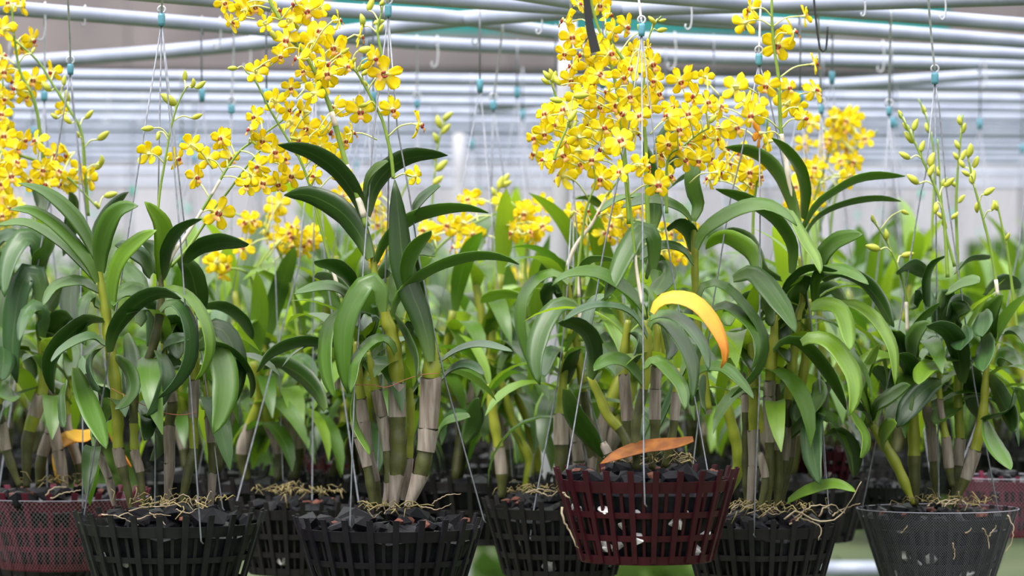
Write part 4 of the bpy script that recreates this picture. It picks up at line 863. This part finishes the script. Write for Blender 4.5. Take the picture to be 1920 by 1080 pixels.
# ---- net wrapped basket at the right
D = 6.3; o6 = orchid('orchid with budding spikes and no open flowers, in the net wrapped basket', 1760, 945, D)
hero_cane(o6, D, ('X', '1716,940,10,o 1715,905,11,o 1714,858,12,g 1713,800,11,g 1708,740,10,g 1712,660,8,g'), off=.0)
hero_cane(o6, D, ('X', '1786,905,8,o 1780,880,9,p 1774,825,8,g 1768,790,6,p 1763,755,5,g 1760,690,5,g'), off=-.03)
hero_cane(o6, D, ('X', '1790,930,9,o 1795,873,10,p 1800,825,9,g 1797,770,9,g 1795,690,8,g'), off=.03)
hero_cane(o6, D, ('X', '1793,930,9,o 1810,900,10,p 1828,845,11,g 1840,795,10,g 1846,745,8,g 1850,680,7,g'), off=-.02)
hero_cane(o6, D, ('X', '1755,930,8,o 1750,870,8,p 1745,800,9,p 1738,770,8,g 1740,690,7,g'), off=.05)
hero_cane(o6, D, ('X', '1712,937,7,g 1700,915,9,g 1680,870,10,g 1650,820,9,g 1632,790,8,g 1625,765,6,g'), off=-.05)
leaves(o6, D, 'E', [(85, 1, '1010,250 900,252 820,330 800,490', {'off': -.05, 'mat': 'leafbright'}), (150, 1, '1345,430 1250,470 1140,590 1040,745', {'off': -.07, 'mat': 'leafblue', 'dz': -.04}), (100, 1, '1380,350 1260,340 1190,445', {'off': -.05, 'mat': 'leafbright'}),
    (110, -1, '1150,470 1130,340 1090,265 1030,240', {'off': .0, 'mat': 'leafdark'}), (80, 1, '1140,290 1170,130 1260,20', {'off': -.03, 'mat': 'leaf'}), (120, -1, '1490,430 1470,250 1430,120 1350,50 1245,38', {'off': -.04, 'mat': 'leafdark'}),
    (110, 1, '1665,100 1660,220 1637,357', {'off': -.08, 'mat': 'leafblue', 'dz': -.08}), (105, 1, '1640,-60 1640,30 1632,112', {'off': -.06, 'mat': 'leafblue', 'dz': -.08}), (90, 1, '1490,60 1500,130 1480,207', {'off': -.07, 'mat': 'leafblue', 'dz': -.08}),
    (55, -1, '1640,690 1750,660 1835,590 1850,475', {'off': -.06, 'mat': 'leafdark'}), (115, -1, '1680,390 1760,540 1830,680 1862,778', {'off': -.02, 'mat': 'leafdark'}), (130, 1, '1650,690 1690,830 1750,940 1828,1038', {'off': -.06, 'mat': 'leaf'}), (135, -1, '1590,330 1570,480 1600,620 1660,710', {'off': -.01, 'mat': 'leafdark'}),
    (60, 1, '925,870 960,790 1035,715', {'off': -.05, 'mat': 'leafbright'}), (60, 1, '870,700 820,580 755,470', {'off': -.05, 'mat': 'leafbright'}), (60, 1, '865,700 835,560 820,430 920,165', {'off': -.04, 'mat': 'leafbright'}), (75, 1, '860,690 910,600 1000,540 1130,450', {'off': -.06, 'mat': 'leaf'}), (45, 1, '850,690 800,630 745,612', {'off': -.04, 'mat': 'leafblue'}),
    (120, -1, '880,320 960,400 1010,560', {'off': .04, 'mat': 'leafdark'}), (110, 1, '1560,260 1480,240 1390,280', {'off': .03}), (100, -1, '1300,330 1260,220 1330,120', {'off': .04, 'mat': 'leaf'}), (110, -1, '1400,420 1330,560 1260,620', {'off': .06, 'mat': 'leafdark'}), (100, 1, '1480,560 1400,620 1300,720', {'off': .06}), (110, -1, '1100,300 1030,160 960,60', {'off': .06, 'mat': 'leafdark'}), (130, 1, '1720,300 1800,260 1880,330', {'off': .1}), (110, -1, '1780,480 1860,520 1900,640', {'off': .1})])
leaves(o6, D, 'C', [(75, -1, '1385,660 1385,500 1415,410 1470,358', {'off': -.03, 'mat': 'leafdark'}), (60, 1, '1490,560 1590,520 1668,508', {'off': .0, 'mat': 'leaf'}), (34, -1, '1540,450 1610,390 1725,374', {'off': .02}), (110, -1, '1440,640 1480,580 1440,720 1430,800', {'off': .0, 'mat': 'leafdark'}),
    (80, -1, '1280,900 1330,760 1440,620', {'off': -.01, 'mat': 'leaf'}), (80, -1, '1360,480 1290,430 1210,440', {'off': .05, 'mat': 'leafdark'}), (90, 1, '1280,640 1360,590 1370,700', {'off': .04, 'mat': 'leafblue'}), (120, 1, '1500,800 1540,680 1620,660', {'off': .03, 'mat': 'leafdark'}), (80, 1, '1720,900 1730,720 1800,580', {'off': .02, 'mat': 'leaf'}), (80, 1, '1800,780 1880,800 1940,880', {'off': .05, 'mat': 'leafdark'}), (90, -1, '1700,560 1790,520 1900,540', {'off': .1, 'mat': 'leafdark'}), (100, -1, '1620,640 1540,640 1480,700', {'off': .05, 'mat': 'leafdark'})])
spike(o6, D, '1777,520 1773,450 1768,400 1757,360 1730,300 1707,250 1687,213', 3.2, '', '1690,222,1684,206 1712,245,1721,222 1706,245,1692,230 1712,268,1695,246 1726,285,1733,263 1706,298,1685,285 1743,312,1752,285 1741,330,1752,308 1722,345,1700,327 1770,350,1790,333 1755,380,1752,402 1768,410,1775,430', off=-.02)
spike(o6, D, '1867,640 1870,590 1870,547 1858,470 1838,390 1827,350 1818,310 1813,283', 3.2, '', '1815,295,1820,268 1825,315,1834,292 1808,315,1798,298 1818,330,1802,320 1835,378,1832,400 1860,395,1864,378 1822,345,1828,318 1845,365,1866,352', off=-.02, pale=((.25, .32),))
spike(o6, D, '1797,540 1795,470 1793,400 1795,330 1800,270 1805,215', 3.2, '', '1800,280,1790,262 1797,300,1787,285 1803,300,1812,280 1795,350,1780,340 1797,380,1810,365 1796,400,1782,412 1803,250,1810,230 1802,235,1798,215', off=.12)
spike(o6, D, '1702,630 1697,547 1677,483 1655,440 1636,412', 3.0, '', '1640,418,1635,402 1662,450,1660,428 1650,468,1622,460 1690,480,1715,475 1690,395,1705,402', off=-.01, pale=((.05, .3),))
spike(o6, D, '1907,620 1890,477 1878,420 1868,375', 3.0, '', '1870,395,1862,375 1885,450,1893,436', off=.05)
spike(o6, D, '1745,470 1750,380 1752,300 1740,230 1722,185', 2.6, '', '1745,250,1735,230 1752,330,1762,310 1735,215,1728,196', off=.35)
spike(o6, D, '1790,500 1770,420 1762,330 1758,260', 2.6, '', '1762,330,1750,310 1766,350,1776,332 1768,410,1755,398', off=.1)

top_fan(o1, 6.0, '306,645,.05 385,705,.09 180,805,.1', 5)
top_fan(o0, 6.5, '95,705,.02 130,695,.06 -8,645,-.03', 5)
top_fan(o2, 5.92, '668,645,.06 690,665,.05 768,725,.06', 4)
top_fan(o3, 6.4, '1060,665,.02 1070,745,.06 1062,525,.04', 4)
top_fan(o3, 6.4, '918,722,.3 935,702,.45 955,690,.5', 3)
top_fan(o4, 5.8, '1178,612,.08 1270,692,.04', 3)
top_fan(o5, 6.2, '1453,592,.02 1405,642,.02 1392,702,.06 1350,702,.25 1520,562,.05 1458,722,.03', 5)
top_fan(o6, 6.3, '1712,662,.02 1760,692,.0 1795,692,.05 1850,682,.0 1740,692,.06', 5)
# ---- aerial roots and moss lying in the baskets
def roots(root, D, lines, off, r=2.0):
    for s in lines:
        pts = [tuple(map(float, q.split(','))) for q in s.split()]
        V, Fc = tube([Vector(q)-root.location+Vector((RND.uniform(-.0012, .0012), RND.uniform(-.001, .001), RND.uniform(-.0012, .0012))) for q in cat_rom([tuple(P(x, y, D+off+RND.uniform(-.004, .004))) for x, y in pts], 16)], [r*.8*D/FPX*(1.15-.6*i/15) for i in range(16)], 6)
        ob('aerial_root', mk('aerial_root', V, Fc, 'root'), root)
roots(o5, 6.2, ('1470,975 1495,958 1525,975 1560,975 1583,960 1600,930 1615,902', '1490,972 1520,950 1545,948 1560,960', '1498,970 1535,985 1538,1000 1536,1012', '1480,985 1500,970 1510,952 1512,945', '1535,968 1548,950 1565,947 1575,958 1583,962', '1560,968 1580,955 1612,943'), -.12, 2.2)
roots(o5, 6.2, ('1370,955 1385,945 1400,950 1420,942', '1400,965 1430,955 1450,965 1475,958', '1365,965 1380,952 1390,940', '1430,968 1450,950 1462,962'), -.10, 1.6)
roots(o4, 5.8, ('1054,952 1056,975 1070,1000 1078,1020 1086,1028',), -.10, 2.6)
roots(o4, 5.8, ('1056,923 1062,930 1069,934',), -.10, 2.4)
roots(o4, 5.8, ('1145,868 1160,862 1175,866', '1275,866 1285,862 1297,864', '1230,868 1240,862 1245,855', '1200,868 1212,872 1226,866'), -.03, 1.6)
roots(o1, 6.0, ('190,965 220,968 245,978 260,985', '240,958 280,950 320,948 345,940 365,958', '255,975 290,965 320,968', '300,948 330,935 350,928 362,950', '365,938 380,955 392,925 397,922', '280,962 300,975 310,985', '330,955 350,962 370,955', '220,970 240,962 262,975'), -.11, 1.7)
roots(o2, 5.92, ('690,955 700,970 715,960', '705,958 718,948 725,965', '810,945 835,930 865,925', '790,950 820,955 845,945', '720,965 730,952 740,950'), -.06, 1.6)
roots(o6, 6.3, ('1755,945 1775,938 1795,945', '1770,950 1790,935 1815,945', '1740,948 1752,938', '1690,1000 1697,992 1702,985', '1786,1018 1790,1035 1788,1050', '1843,990 1852,1010 1856,1030', '1890,965 1900,990 1895,1020 1885,1035', '1810,1000 1820,994 1822,990', '1855,1005 1865,990 1868,985'), -.12, 1.7)
roots(o6, 6.3, ('1760,942 1780,946 1800,938 1812,944',), -.08, 3)
roots(o0, 6.5, ('85,930 100,915 125,912', '95,935 120,925 150,920'), -.1, 1.7)
roots(o3, 6.4, ('985,925 1010,918 1040,922', '1000,918 1030,930 1045,920'), -.08, 2)
def moss(x, y, D, rx, n, what):
    parts = []
    for i in range(n*6//10):
        a = RND.uniform(0, 6.28); q = RND.random()**.6*rx*D/FPX; c = P(x, y, D)+Vector((q*math.cos(a), q*math.sin(a), RND.uniform(-.004, .006)))
        d = Vector((RND.gauss(0, 1), RND.gauss(0, 1), RND.gauss(0, .35))).normalized()*RND.uniform(.008, .028); e = Vector((RND.gauss(0, .004), RND.gauss(0, .004), RND.uniform(.002, .009)))
        parts.append(tube([c, c+d*.5+e, c+d], RND.uniform(.0006, .0013), 4))
    tag(ob('dry_moss', mk('dry_moss', *join(parts), 'moss')), 'dry moss and old root fibres lying on '+what, 'moss', kind='stuff')
moss(315, 944, 5.93, 110, 90, 'the left black basket'); moss(740, 950, 5.86, 60, 50, 'the purplish black basket'); moss(1225, 864, 5.76, 90, 60, 'the dark red basket')
moss(1440, 952, 6.14, 110, 110, 'the basket with trailing roots'); moss(1775, 942, 6.24, 90, 90, 'the net wrapped black basket'); moss(560, 922, 6.6, 90, 120, 'the brownish basket between two black ones')
moss(1020, 920, 6.4, 90, 90, 'the weathered grey basket'); moss(110, 906, 6.5, 90, 60, 'the crimson netted basket')
# thin red-brown tying threads round the canes
def thread(s, D, label, off=-.1):
    V, Fc = tube([Vector(q) for q in cat_rom([tuple(P(*map(float, q.split(',')), D+off)) for q in s.split()], 18)], .0006, 5)
    tag(ob('tie_thread', mk('tie_thread', V, Fc, 'thread')), label, 'thread')
thread('208,728 250,750 300,772 340,778 368,773', 6.0, 'thin reddish thread tied round the canes of the left black basket')
thread('666,722 700,722 725,726 760,712 790,703 822,700', 5.92, 'thin reddish thread tied round the thick papery canes')
# ================================================================== ROWS BEHIND
CV = []
for v in range(6):
    r = random.Random(100+v); H = .21+.028*v; b1, b2 = r.uniform(-.06, .06), r.uniform(-.05, .05); n = 22
    f = (lambda t, H=H, b1=b1, b2=b2: Vector((b1*t+b2*t*t+.012*math.sin(t*5+v), .01*math.sin(t*7), H*t)))
    pth = [f(i/(n-1)) for i in range(n)]
    rad = [(.007+.0055*math.sin(min(1, i/(n-1)*1.35)*math.pi))*(1+.08*math.cos(i*1.05)) for i in range(n)]
    V, Fc = tube(pth, rad, 8); fm = []
    cut = r.uniform(.25, .5)
    for i in range(n-1): t = i/(n-1); fm += [(1 if t < cut*.45 else 2 if t < cut else 0)]*8
    CV.append((mk('cane', V, Fc, ['cane', 'olive', 'paper'], fm+[0, 0]), f))
def bg_orchid(x, D, z, label, group, nc, nl, name='orchid_plant'):
    root = thing(name, label, 'orchid', (x, D, z), group)
    for c in range(nc):
        a = RND.uniform(0, 6.28); me, f = CV[RND.randrange(6)]; lean = RND.uniform(0, .18); sc = RND.uniform(.85, 1.12)
        R = Matrix.Rotation(a, 3, 'Z') @ Matrix.Rotation(lean, 3, 'Y'); base = Vector((RND.uniform(-.05, .05), RND.uniform(-.05, .05), 0))
        ob('cane', me, root, base, R.to_euler(), sc)
        la = RND.uniform(0, 6.28)
        for j in range(nl):
            t = .36+.64*j/(nl-1); p = base+R @ (f(t)*sc)
            kind = 'up' if t > .85 else 'mid' if t > .55 else 'low'
            az = la+(j % 2)*math.pi+RND.uniform(-.5, .5)
            ob('leaf', RND.choice(BL[kind]), root, p, (RND.uniform(-.25, .25), RND.uniform(-.2, .15), az), RND.uniform(.75, 1.12))
    return root
# simple baskets and hangers for the rows behind (too blurred to show single ribs)
def far_basket_mesh(mat):
    R = .13; h = .125; parts = []
    for k in range(22):
        a = 2*math.pi*k/22; c, s = math.cos(a), math.sin(a)
        V = []
        for r, z in ((R*.72, 0), (R, h)):
            for dr, dt in ((-.002, -.004), (.002, -.004), (.002, .004), (-.002, .004)): V.append(Vector(((r+dr)*c-dt*s, (r+dr)*s+dt*c, z)))
        parts.append((V, [(3, 2, 1, 0), (4, 5, 6, 7), (0, 1, 5, 4), (1, 2, 6, 5), (2, 3, 7, 6), (3, 0, 4, 7)]))
    for z, b in ((.105, .016), (.06, .008), (.005, .012)):
        r0 = R*(.72+.28*z/h)-.003; parts.append(lathe([(r0, z-b/2), (r0+.001, z+b/2), (r0-.002, z+b/2), (r0-.003, z-b/2), (r0, z-b/2)], 24))
    parts.append(lathe([(0, .0), (R*.7, 0), (R*.7, .004), (0, .004)], 16))
    return mk('orchid_basket', *join(parts), mat, smooth=False)
FB = [far_basket_mesh(m) for m in ('bk_black', 'bk_brown', 'bk_black', 'bk_red')]
FBED = bed_mesh(.13, .13*.72, .125, .108)
def far_hanger_mesh(hc, seed):
    r = random.Random(seed); parts = []
    for k in range(3):
        a = seed+k*2.09; e = Vector((.129*math.cos(a), .129*math.sin(a), -hc)); parts.append(tube([Vector((0, 0, 0)), e*.5+Vector((.002, 0, 0)), e, e+Vector((0, 0, -.008))], .0010, 5))
    tz = .835-hc                                     # height of the pipe's axis above the clip
    parts.append(tube([Vector((0, 0, 0)), Vector((0, -.015, tz-.03)), Vector((0, -.0155, tz)), Vector((0, 0, tz+.0155)), Vector((0, .0155, tz)), Vector((0, .015, tz-.02))], .0018, 5))
    n = sum(len(f) for v, f in parts)
    V, Fc = lathe([(0, -.012), (.0045, -.011), (.006, 0), (.006, .011), (.004, .013), (0, .013)], 8); parts.append((V, Fc))
    return hc, mk('wire_hanger', *join(parts), ['wire', 'clip' if seed % 2 else 'clipgreen'], [0]*n+[1]*len(Fc))
FH = [far_hanger_mesh(h, s) for s, h in enumerate((.62, .70, .66, .74, .60, .68))]
HEROX = ((100, 'the crimson netted basket'), (318, 'the left black basket'), (560, 'the brownish basket'), (730, 'the purplish black basket'), (935, 'the gap before the white post'), (1085, 'the weathered grey basket'), (1212, 'the dark red basket'), (1425, 'the basket with trailing roots'), (1600, 'the gap before the netted basket'), (1758, 'the net wrapped black basket'), (1900, 'the right edge basket'))
SEEN = {}
def far_set(x, D, z, nc, nl, row):
    px = CX+x*FPX/D; hero = min(HEROX, key=lambda h: abs(h[0]-px))[1]
    if row < 3:
        k = (row, hero); SEEN[k] = SEEN.get(k, 0)+1
        wh = '%s row back behind %s%s' % (('first', 'second', 'third')[row], hero, ('', ', right of its neighbour', ', rightmost of three')[min(2, SEEN[k]-1)])
        lo, lb, lh = 'blurred leafy orchid, '+wh, 'blurred plastic basket, '+wh, 'blurred wire hanger, '+wh
    else:
        lo, lb, lh = 'small far blurred orchid deep in the growing house', 'small far blurred basket hidden deep in the house', 'thin blurred far wire hanger with small green or teal clip'
    bg_orchid(x, D, z+.112, lo, 'orchids in the nearer back rows' if row < 3 else 'far orchids deep in the house', nc, nl)
    tag(ob('orchid_basket', FB[RND.randrange(4)], None, (x, D, z)), lb, 'basket', 'baskets in the nearer back rows' if row < 3 else 'far baskets deep in the house')
    tag(ob('charcoal_bed', FBED, None, (x, D, z)), 'dark charcoal filling a blurred back row basket', 'charcoal', 'charcoal in back row baskets', 'stuff')
    hc, me = FH[RND.choice((1, 3, 5) if row < 4 else (0, 1, 2, 4))]
    tag(ob('wire_hanger', me, None, (x, D, z+.125+hc)), lh, 'hanger', 'hangers in the nearer back rows' if row < 3 else 'far hangers')
def lvl(y): return [q for q in PIPES if q[0] == (0, y) and len(q) == 2][0]
rows = [(PIPES[0], 5, 8, 340), (PIPES[1], 5, 8, 640), (lvl(140), 5, 8, 0), (lvl(183), 4, 7, 0), (lvl(222), 4, 7, 0), (lvl(262), 4, 6, 0), (lvl(299), 3, 6, 0), (lvl(322), 3, 6, 0), (lvl(343), 3, 6, 0)]
for ri, (pl, nc, nl, xmin) in enumerate(rows):
    px = (xmin or -200)+RND.uniform(0, 60)
    while px < 2100:
        D = pipe_d(pl, px); far_set((px-CX)*D/FPX, D, CAMZ-.46, nc, nl, ri)
        px += RND.uniform(.30, .37)*FPX/D
# blossoms on the plants just behind the front row
def bg_bloom(x, y, D, boxes, n, stems, label, r=25):
    x3 = (x-CX)*D/FPX; zr = CAMZ-.348
    root = thing('orchid_plant', label, 'orchid', (x3, D, zr)); wh = label.split('orchid', 1)[1].strip()
    for st in stems:
        fl = ''
        for i in range(n//len(stems)):
            b = RND.choice(boxes); fl += '%.0f,%.0f ' % (RND.uniform(b[0], b[2]), RND.uniform(b[1], b[3]))
        spike(root, D, st, 3.2, fl, '', detail=False, fr=r*6.0/D*1.05, doff=(-.08, .08))
    for c in range(4):
        me, f = CV[RND.randrange(6)]; a = RND.uniform(0, 6.28); sc = RND.uniform(.95, 1.2); b = Vector((RND.uniform(-.05, .05), RND.uniform(-.04, .04), 0))
        R = Matrix.Rotation(a, 3, 'Z'); ob('cane', me, root, b, (0, 0, a), sc); la = RND.uniform(0, 6)
        for k in range(7): ob('leaf', RND.choice(BL['up' if k == 6 else 'mid' if k > 2 else 'low']), root, b+R @ (f(.4+.1*k)*sc), (RND.uniform(-.2, .2), RND.uniform(-.2, .1), la+k*math.pi+RND.uniform(-.5, .5)), RND.uniform(.8, 1.05))
    tag(ob('orchid_basket', FB[1], None, (x3, D, zr-.112)), 'blurred basket under the orchid '+wh, 'basket')
    tag(ob('charcoal_bed', FBED, None, (x3, D, zr-.112)), 'dark charcoal filling a blurred back row basket', 'charcoal', 'charcoal in back row baskets', 'stuff')
    hc, me = FH[RND.choice((1, 3, 5))]; tag(ob('wire_hanger', me, None, (x3, D, zr+.013+hc)), 'blurred hanger over the orchid '+wh, 'hanger')
bg_bloom(1560, 800, 7.4, [(1510, 230, 1640, 330), (1490, 260, 1600, 340), (1560, 215, 1600, 250)], 30, ['1540,560 1530,420 1550,300 1590,225', '1560,560 1560,400 1600,290 1645,245'], 'blurred orchid blooming yellow right of the tall spike')
bg_bloom(900, 800, 6.95, [(860, 370, 1010, 450), (790, 415, 900, 470), (960, 380, 1030, 440)], 30, ['800,600 800,500 850,440 930,400', '990,600 985,500 990,420 960,380'], 'blurred orchid blooming yellow low in the middle')
bg_bloom(500, 800, 6.9, [(440, 380, 600, 470), (390, 480, 430, 520), (520, 400, 590, 480)], 26, ['560,640 540,520 500,430 440,400', '480,640 470,520 410,500 400,480'], 'blurred orchid blooming yellow under the left spikes')
bg_bloom(1130, 800, 6.8, [(1060, 380, 1200, 460), (1090, 360, 1180, 440), (1230, 420, 1290, 480)], 34, ['1100,640 1100,500 1110,430 1150,390', '1180,640 1190,500 1200,440 1180,390'], 'blurred orchid blooming yellow under the dense blossoms')
bg_bloom(1500, 820, 7.0, [(1490, 290, 1560, 400), (1460, 330, 1600, 380)], 14, ['1500,600 1510,480 1520,400 1540,330'], 'blurred orchid with few blossoms behind the tall dark leaves')
bg_bloom(700, 800, 7.0, [(690, 330, 800, 440), (640, 300, 700, 420), (700, 480, 720, 500)], 18, ['720,600 730,480 740,400 770,330'], 'blurred orchid with yellow blossoms behind the central leaves')
bg_bloom(980, 820, 9.0, [(955, 500, 990, 560)], 12, ['970,700 970,600 975,520'], 'far blurred orchid with a blossom cluster left of the white post')
bg_bloom(20, 800, 8.0, [(-20, 370, 40, 450)], 12, ['10,600 10,500 15,400'], 'far blurred orchid with yellow blossoms at the left edge')
# buds of a plant further back, at the middle
ob_ = thing('orchid_plant', 'blurred orchid spike of closed buds right of the central plant', 'orchid', P(830, 800, 7.1))
spike(ob_, 7.1, '800,560 805,450 815,330 822,270 835,225', 2.6, '', '815,300,806,280 822,270,812,248 828,250,845,232 826,240,820,215 830,225,850,210 818,320,840,300 812,345,832,330', detail=False)
spike(ob_, 7.1, '925,560 925,450 930,370 945,330', 2.6, '', '930,370,920,350 935,355,942,330 938,350,960,340 926,385,940,370 940,345,955,325', detail=False)
# green bank at the far end
def bush(x, D, z, w_, h_, n, label, group):
    V = []; Fc = []
    for i in range(n):
        a = RND.uniform(0, 6.28); q = RND.random()**.5; c = Vector((x+w_*q*math.cos(a), D+RND.uniform(-.3, .3), z+h_*RND.random()*(1-.5*q*q)))
        L = RND.uniform(.10, .22); d = Vector((RND.gauss(0, 1), RND.gauss(0, .6), RND.gauss(.3, .6))).normalized(); s = d.cross(Vector((0, 1, .3))).normalized()*L*.22; nrm = d.cross(s).normalized()*.004
        o = len(V); V += [c, c+d*L*.5+s, c+d*L, c+d*L*.5-s, c+d*L*.5+nrm]; Fc += [(o, o+1, o+4), (o+1, o+2, o+4), (o+2, o+3, o+4), (o+3, o, o+4)]
    me = mk('bush', V, Fc, 'weed'); tag(ob('bush', me), label, 'bush', group)
for i in range(13):
    bush(-3.2+i*.53+RND.uniform(-.1, .1), 20.6+RND.uniform(-.4, .4), .1, .27, CAMZ+RND.uniform(.12, .42)-.1, 900, 'blurred green bush at the far end of the house, %s from the left' % ORD[i], 'far bushes')
for i in range(9):
    x = -2.0+i*.5+RND.uniform(-.1, .1); bush(x, 13+RND.uniform(-2, 2), 0, .3, RND.uniform(.3, .5), 260, 'low green weed clump on the ground under the baskets', 'weeds on the ground')
V, Fc = tube([P(1540, 1068, 10.5), P(1620, 1068, 10.5), P(1760, 1068, 10.5)], .022, 10)
tag(ob('ground_pipe', mk('ground_pipe', V, Fc, 'pipe')), 'blurred grey pipe lying low behind the net wrapped basket', 'pipe')
